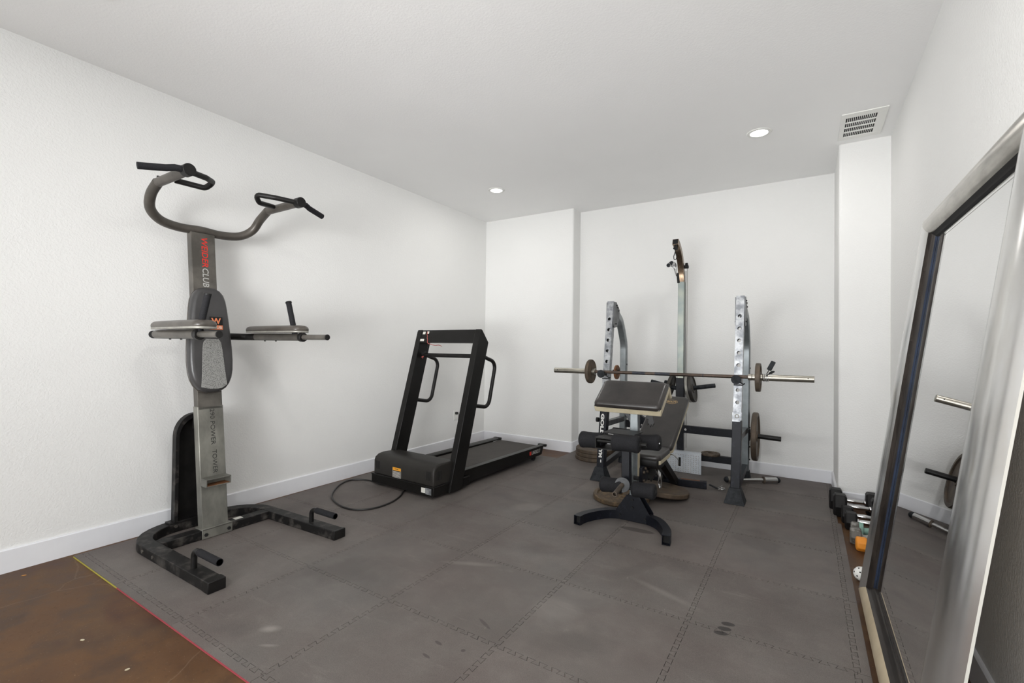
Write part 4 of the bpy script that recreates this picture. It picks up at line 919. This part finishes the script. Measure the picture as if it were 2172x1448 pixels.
# seat and backrest
def slab(name_top, name_band, p, d, nrm, L, hw0, hw1, t, xm=cx):
    d = Vector(d).normalized(); nrm = Vector(nrm).normalized(); poly = []
    n_ = 8
    def o(k): return [(-k[0], 0)]
    pts = [(-hw0+.03, 0), (hw0-.03, 0), (hw0, .03), (hw1, L-.03), (hw1-.03, L), (-hw1+.03, L), (-hw1, L-.03), (-hw0, .03)]
    O = Vector((xm, *p))
    bnd = obj(name_band, B().prism(pts, O, (1, 0, 0), (0, d.x, d.y), (0, nrm.x, nrm.y), t*.6), M['cream'], T, bev=.006)
    k_ = (hw1-hw0)/L; rp = [(a*(1+k_*c/hw0), c) for a, c in rrect(-hw0, hw0, .0, L, .04, 5)]
    return obj(name_top, B().pillow(rp, O+Vector((0, nrm.x, nrm.y))*t*.55, (1, 0, 0), (0, d.x, d.y), (0, nrm.x, nrm.y), t*.6, .020, .0, both=False), M['vinyl'], T, ang=75)
sx = -1.030
slab('seat_pad', 'seat_band', (3.44, .385), (.30, .018), (-.018, .30), .30, .135, .145, .060, sx)
obj('seat_front_trim', B().prism([(3.430, .372), (3.428, .425), (3.45, .432), (3.52, .42), (3.70, .398), (3.70, .372), (3.60, .345), (3.50, .345)], (sx-.138, 0, 0), (0, 1, 0), (0, 0, 1), (1, 0, 0), .262), M['black'], T, bev=.012, seg=3, ang=80)
ang_ = math.atan2(.345, .625)
bkr = slab('backrest_pad', 'backrest_band', (3.760, .405), (math.cos(ang_), math.sin(ang_)), (-math.sin(ang_), math.cos(ang_)), .72, .150, .150, .060, sx)
dv = Vector((0, math.cos(ang_), math.sin(ang_))); nv = Vector((0, -math.sin(ang_), math.cos(ang_)))
E0 = Vector((sx+.02, 3.760, .405))+dv*.62+nv*.0692
obj('oval_emblem', B().prism([(.052*math.cos(2*PI*k/28), .030*math.sin(2*PI*k/28)) for k in range(28)], E0, (1, 0, 0), dv, nv, .0010), M['txt_gold'], bkr)
obj('oval_emblem', B().prism([(.049*math.cos(2*PI*k/28), .027*math.sin(2*PI*k/28)) for k in range(28)], E0, (1, 0, 0), dv, nv, .0016), M['vinyl'], bkr)
text('lettering', "GOLD'S", .080, .026, E0+Vector((-.040, 0, 0))-dv*.012+nv*.0012, (1, 0, 0), dv, M['txt_gold'], bkr, bold=.04)
# frame below the seat
obj('main_beam', B().sweep(fillet([(cx, 3.36, .27), (cx, 3.52, .33), (cx, 3.98, .33)], .1, 4), [(-.027, -.027), (.027, -.027), (.027, .027), (-.027, .027)], (0, 0, 1)), M['navyblack'], T, bev=.003)
obj('rear_leg', B().beam((-1.0, 3.86, .345), (-.995, 4.33, .055), .056, .056, (0, 1, 1)), M['black'], T, bev=.003)
obj('rear_leg', B().beam((-1.09, 3.90, .33), (-1.09, 4.40, .055), .04, .04, (0, 1, 1)), M['black'], T, bev=.003)
obj('rear_foot', B().beam((-1.345, 4.365, .031), (-.745, 4.445, .031), .058, .062, (0, 0, 1)), M['navyblack'], T, bev=.004)
obj('foot_wear_strip', B().beam((-.96, 4.417, .0625), (-.80, 4.437, .0625), .020, .002, (0, 0, 1)), M['redrust'], T)
obj('seat_bracket', B().box(-1.03, -.995, 3.35, 3.50, .26, .375), M['navyblack'], T, bev=.003)
multi('bolt', [B().cyl(p_, (p_[0]+.012, p_[1], p_[2]), .010, seg=8) for p_ in ((-.995, 3.38, .34), (-.995, 3.42, .36), (-.995, 3.46, .33), (-.995, 3.38, .28))], M['iron'], T)
obj('adjust_pin', B().tube(fillet([(-.985, 3.95, .36), (-.92, 3.95, .372), (-.885, 3.98, .33), (-.885, 3.98, .28)], .02, 5), .004, 8), M['chrome'], T)
obj('adjust_knob', B().cyl((-.985, 3.90, .365), (-.955, 3.90, .372), .014), M['dark'], T)
# things hanging under the seat
tag(recenter(obj('cloth_rag', B().prism([(-.045, .03), (.03, .03), (.04, -.02), (.018, -.045), (.0, -.085), (-.02, -.06), (-.036, -.075), (-.05, -.01)], (-1.0, 3.60, .300), (1, 0, 0), (0, 0, 1), (0, 1, 0), .02), M['cable'], None, bev=.005)), 'crumpled black cloth hanging beneath the bench seat', 'cloth')
T2 = thing('snap_hook', 'shiny steel snap hook and strap dangling beneath the bench seat', 'hook', (-.97, 3.72, .30))
obj('strap_loop', B().tube(smooth([(-.985, 3.70, .345), (-.965, 3.70, .30), (-.945, 3.71, .24), (-.955, 3.72, .20), (-.99, 3.70, .27), (-.985, 3.70, .335)], 5), .006, 8), M['cable'], T2)
obj('hook_body', B().tube(smooth([(-.975, 3.70, .30), (-.962, 3.69, .25), (-.968, 3.69, .19), (-.955, 3.69, .155), (-.947, 3.69, .185), (-.952, 3.69, .24), (-.960, 3.69, .28)], 5), .006, 10), M['chrome'], T2)

# ------------------------------------------------------------ dumbbells along the right wall
def hexhead(x0, x1, r, mat, par, T_, loc, nm='hex_head', sides=6, rot=0, zs=1.0):
    b = B(); pr = []
    for (x, k) in ((x0, .80), (x0+(x1-x0)*.14, 1.0), (x0+(x1-x0)*.86, 1.0), (x1, .80)):
        pr += [loc+Vector((x, r*k*math.cos(2*PI*i/sides+rot), r*k*zs*math.sin(2*PI*i/sides+rot))) for i in range(sides)]
    n_ = sides
    fs = [(i*n_+k, i*n_+(k+1) % n_, (i+1)*n_+(k+1) % n_, (i+1)*n_+k) for i in range(3) for k in range(n_)] + [tuple(range(n_-1, -1, -1)), tuple(range(3*n_, 4*n_))]
    return obj(nm, b.add(pr, fs), mat, T_, bev=.004)
def dumbbell(label, x, y, r, hl, L, hmat, gmat, rz=0, sides=6, gr=.0165, grp='hex dumbbells along the right wall', z=None, zs=1.0):
    z0 = r*math.cos(PI/6) if sides == 6 else r*math.cos(PI/8)
    z0 *= zs; loc = Vector((0, 0, 0)); T_ = thing('dumbbell', label, 'dumbbell', (x, y, (z if z is not None else FZ)+z0), (0, 0, rz), group=grp, local=True)
    rot = 0 if sides == 6 else PI/8
    hexhead(-L/2, -L/2+hl, r, hmat, None, T_, loc, sides=sides, rot=rot, zs=zs); hexhead(L/2, L/2-hl, r, hmat, None, T_, loc, sides=sides, rot=rot, zs=zs)
    g = L/2-hl; pr = [(gr*1.15, -g), (gr*1.15, -g*.86), (gr*.85, -g*.82), (gr*.9, -g*.7), (gr, -g*.3), (gr*1.12, 0), (gr, g*.3), (gr*.9, g*.7), (gr*.85, g*.82), (gr*1.15, g*.86), (gr*1.15, g)]
    obj('dumbbell_handle', B().lathe(pr, Matrix.Rotation(PI/2, 4, 'Y'), 20), gmat, T_, ang=60)
    return T_
hr = M['hexrubber']
dumbbell('largest black hex dumbbell, farthest along the right wall', .312, 4.490, .0785, .085, .315, hr, M['chrome'], rz=.0, zs=1.2)
dumbbell('large black hex dumbbell, second from the pillar', .332, 4.332, .0785, .085, .315, hr, M['chrome'], rz=.0, zs=1.2)
dumbbell('medium black hex dumbbell, third from the pillar', .355, 4.188, .067, .072, .275, hr, M['chrome'], rz=-.02)
dumbbell('medium black hex dumbbell, fourth from the pillar', .368, 4.052, .067, .072, .275, hr, M['chrome'], rz=-.03)
d5 = dumbbell('grey dumbbell with a mint green wrapped handle', .362, 3.895, .052, .050, .215, M['greyhex'], M['tealp'], rz=-.05, gr=.024, sides=8)
obj('wrap_band', B().lathe([(.050, -.062), (.053, -.060), (.053, -.040), (.050, -.038)], Matrix.Rotation(PI/2, 4, 'Y'), 20, closed=False), M['tealp'], d5)
dumbbell('small peeling grey enamel hex dumbbell by the orange one', .342, 3.770, .056, .062, .200, M['greyhex'], M['greyiron'], rz=-.04)
dumbbell('small orange coated dumbbell beside the mirror', .352, 3.655, .044, .060, .175, M['orange'], M['orange'], rz=.03, sides=8)
# white ball with holes
T_ = obj('perforated_ball', B().sphere((0, 0, 0), .037, 32, 20), M['white'], None, ang=80); T_.location = (.256, 3.175, FZ+.037)
tag(T_, 'white plastic perforated ball on the floor behind the mirror corner', 'ball')
b = B()
for k in range(26):
    ph = math.acos(1-2*(k+.5)/26); th = PI*(1+5**.5)*k; nn_ = Vector((math.sin(ph)*math.cos(th), math.sin(ph)*math.sin(th), math.cos(ph)))
    b.cyl(nn_*.0362, nn_*.03715, .0042, seg=10)
o = obj('ball_hole', b, M['dark'], None); o.parent = T_; o['kind'] = 'stuff'
# wood chips and paper scraps on the floor
for k, (x, y, rz, s, lab) in enumerate(((-3.51, .74, .9, .010, 'orange wood chip on the brown floor by the left baseboard'), (-2.55, .715, .3, .009, 'pale paper scrap on the brown floor beside the mat edge'), (-2.18, .745, 1.3, .008, 'pale splinter on the brown floor beside the mat edge'))):
    o = obj('floor_scrap', B().prism([(-s, -.003), (-.2*s, -.005), (s, -.002), (s*.8, .004), (0, .0055), (-s*.9, .003)], (0, 0, 0), (1, 0, 0), (0, 1, 0), (0, 0, 1), .002), M['wood'] if k == 0 else M['cream'], None)
    o.location = (x, y, FZ); o.rotation_euler = (0, 0, rz); tag(o, lab, 'debris')

# ------------------------------------------------------------ leaning mirror
T = thing('leaning_mirror', 'large silver framed mirror leaning against the right wall', 'mirror', (.30, 2.27, FZ))
A = Vector((.244, 3.010, -.004)); D = Vector((.253, 0, 1.89)).normalized(); N = Vector((-D.z, 0, D.x)); UU = Vector((0, -1, 0))
MW, MH, WS, WH = 1.485, 1.905, .24, .135
def mp(u, v, o): return A+UU*u+D*v+N*o
prof = [(0, -.014), (.04, -.003), (.10, .008), (.20, .019), (.32, .0255), (.45, .028), (.58, .027), (.70, .0225), (.80, .014)]
inn = [(.80, .014), (.84, .004), (.90, -.003), (.97, -.007), (1.0, -.014)]
edge_ = [(.0, -.046), (.0, -.004)]
def rails(profile, k):
    corners = [(0, 0, 1, 1), (MW, 0, -1, 1), (MW, MH, -1, -1), (0, MH, 1, -1)]
    vs = []
    for (u, v, su, sv) in (corners[k], corners[(k+1) % 4]): vs += [mp(u+su*w*WS, v+sv*w*WH, o) for w, o in profile]
    n_ = len(profile); return B().add(vs, [(i, i+1, n_+i+1, n_+i) for i in range(n_-1)])
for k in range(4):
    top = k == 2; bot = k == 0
    rl = obj('frame_rail', rails(prof[:3] if top else prof, k), M['beige'] if bot else M['brownrefl'] if top else M['silverleaf'], T, ang=60, label='bottom rail with a painted beige reflection' if bot else 'top rail with a painted brown reflection' if top else None)
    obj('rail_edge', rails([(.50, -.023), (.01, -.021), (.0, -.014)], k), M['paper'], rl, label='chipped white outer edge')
    obj('inner_scoop', rails(prof[2:]+inn[1:2] if top else inn[:4] if k == 3 else inn, k), M['foil'] if top else M['darkrefl'], rl, ang=70, label='crinkled silver foil scoop' if top else None)
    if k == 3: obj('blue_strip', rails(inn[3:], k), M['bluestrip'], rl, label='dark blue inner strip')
    if top: obj('inner_line', rails(inn[1:], k), M['dark'], rl)
obj('mirror_glass', B().prism([(WS-.01, WH-.01), (MW-WS+.01, WH-.01), (MW-WS+.01, MH-WH+.01), (WS-.01, MH-WH+.01)], A-N*.0185, UU, D, N, .004), M['mirror'], T, flat=True)
obj('backing_board', B().prism([(.14, .07), (MW-.14, .07), (MW-.14, MH-.07), (.14, MH-.07)], A-N*.044, UU, D, N, .022), M['kraft'], T, flat=True)
# bevel line round the glass
bw = .022
gl = [(WS, WH), (MW-WS, WH), (MW-WS, MH-WH), (WS, MH-WH)]; gi = [(WS+bw, WH+bw), (MW-WS-bw, WH+bw), (MW-WS-bw, MH-WH-bw), (WS+bw, MH-WH-bw)]
b = B().add([mp(u, v, -.0156) for u, v in gl] + [mp(u, v, -.0143) for u, v in gi], [(k, (k+1) % 4, 4+(k+1) % 4, 4+k) for k in range(4)])
obj('glass_bevel', b, M['mirror'], T, flat=True)
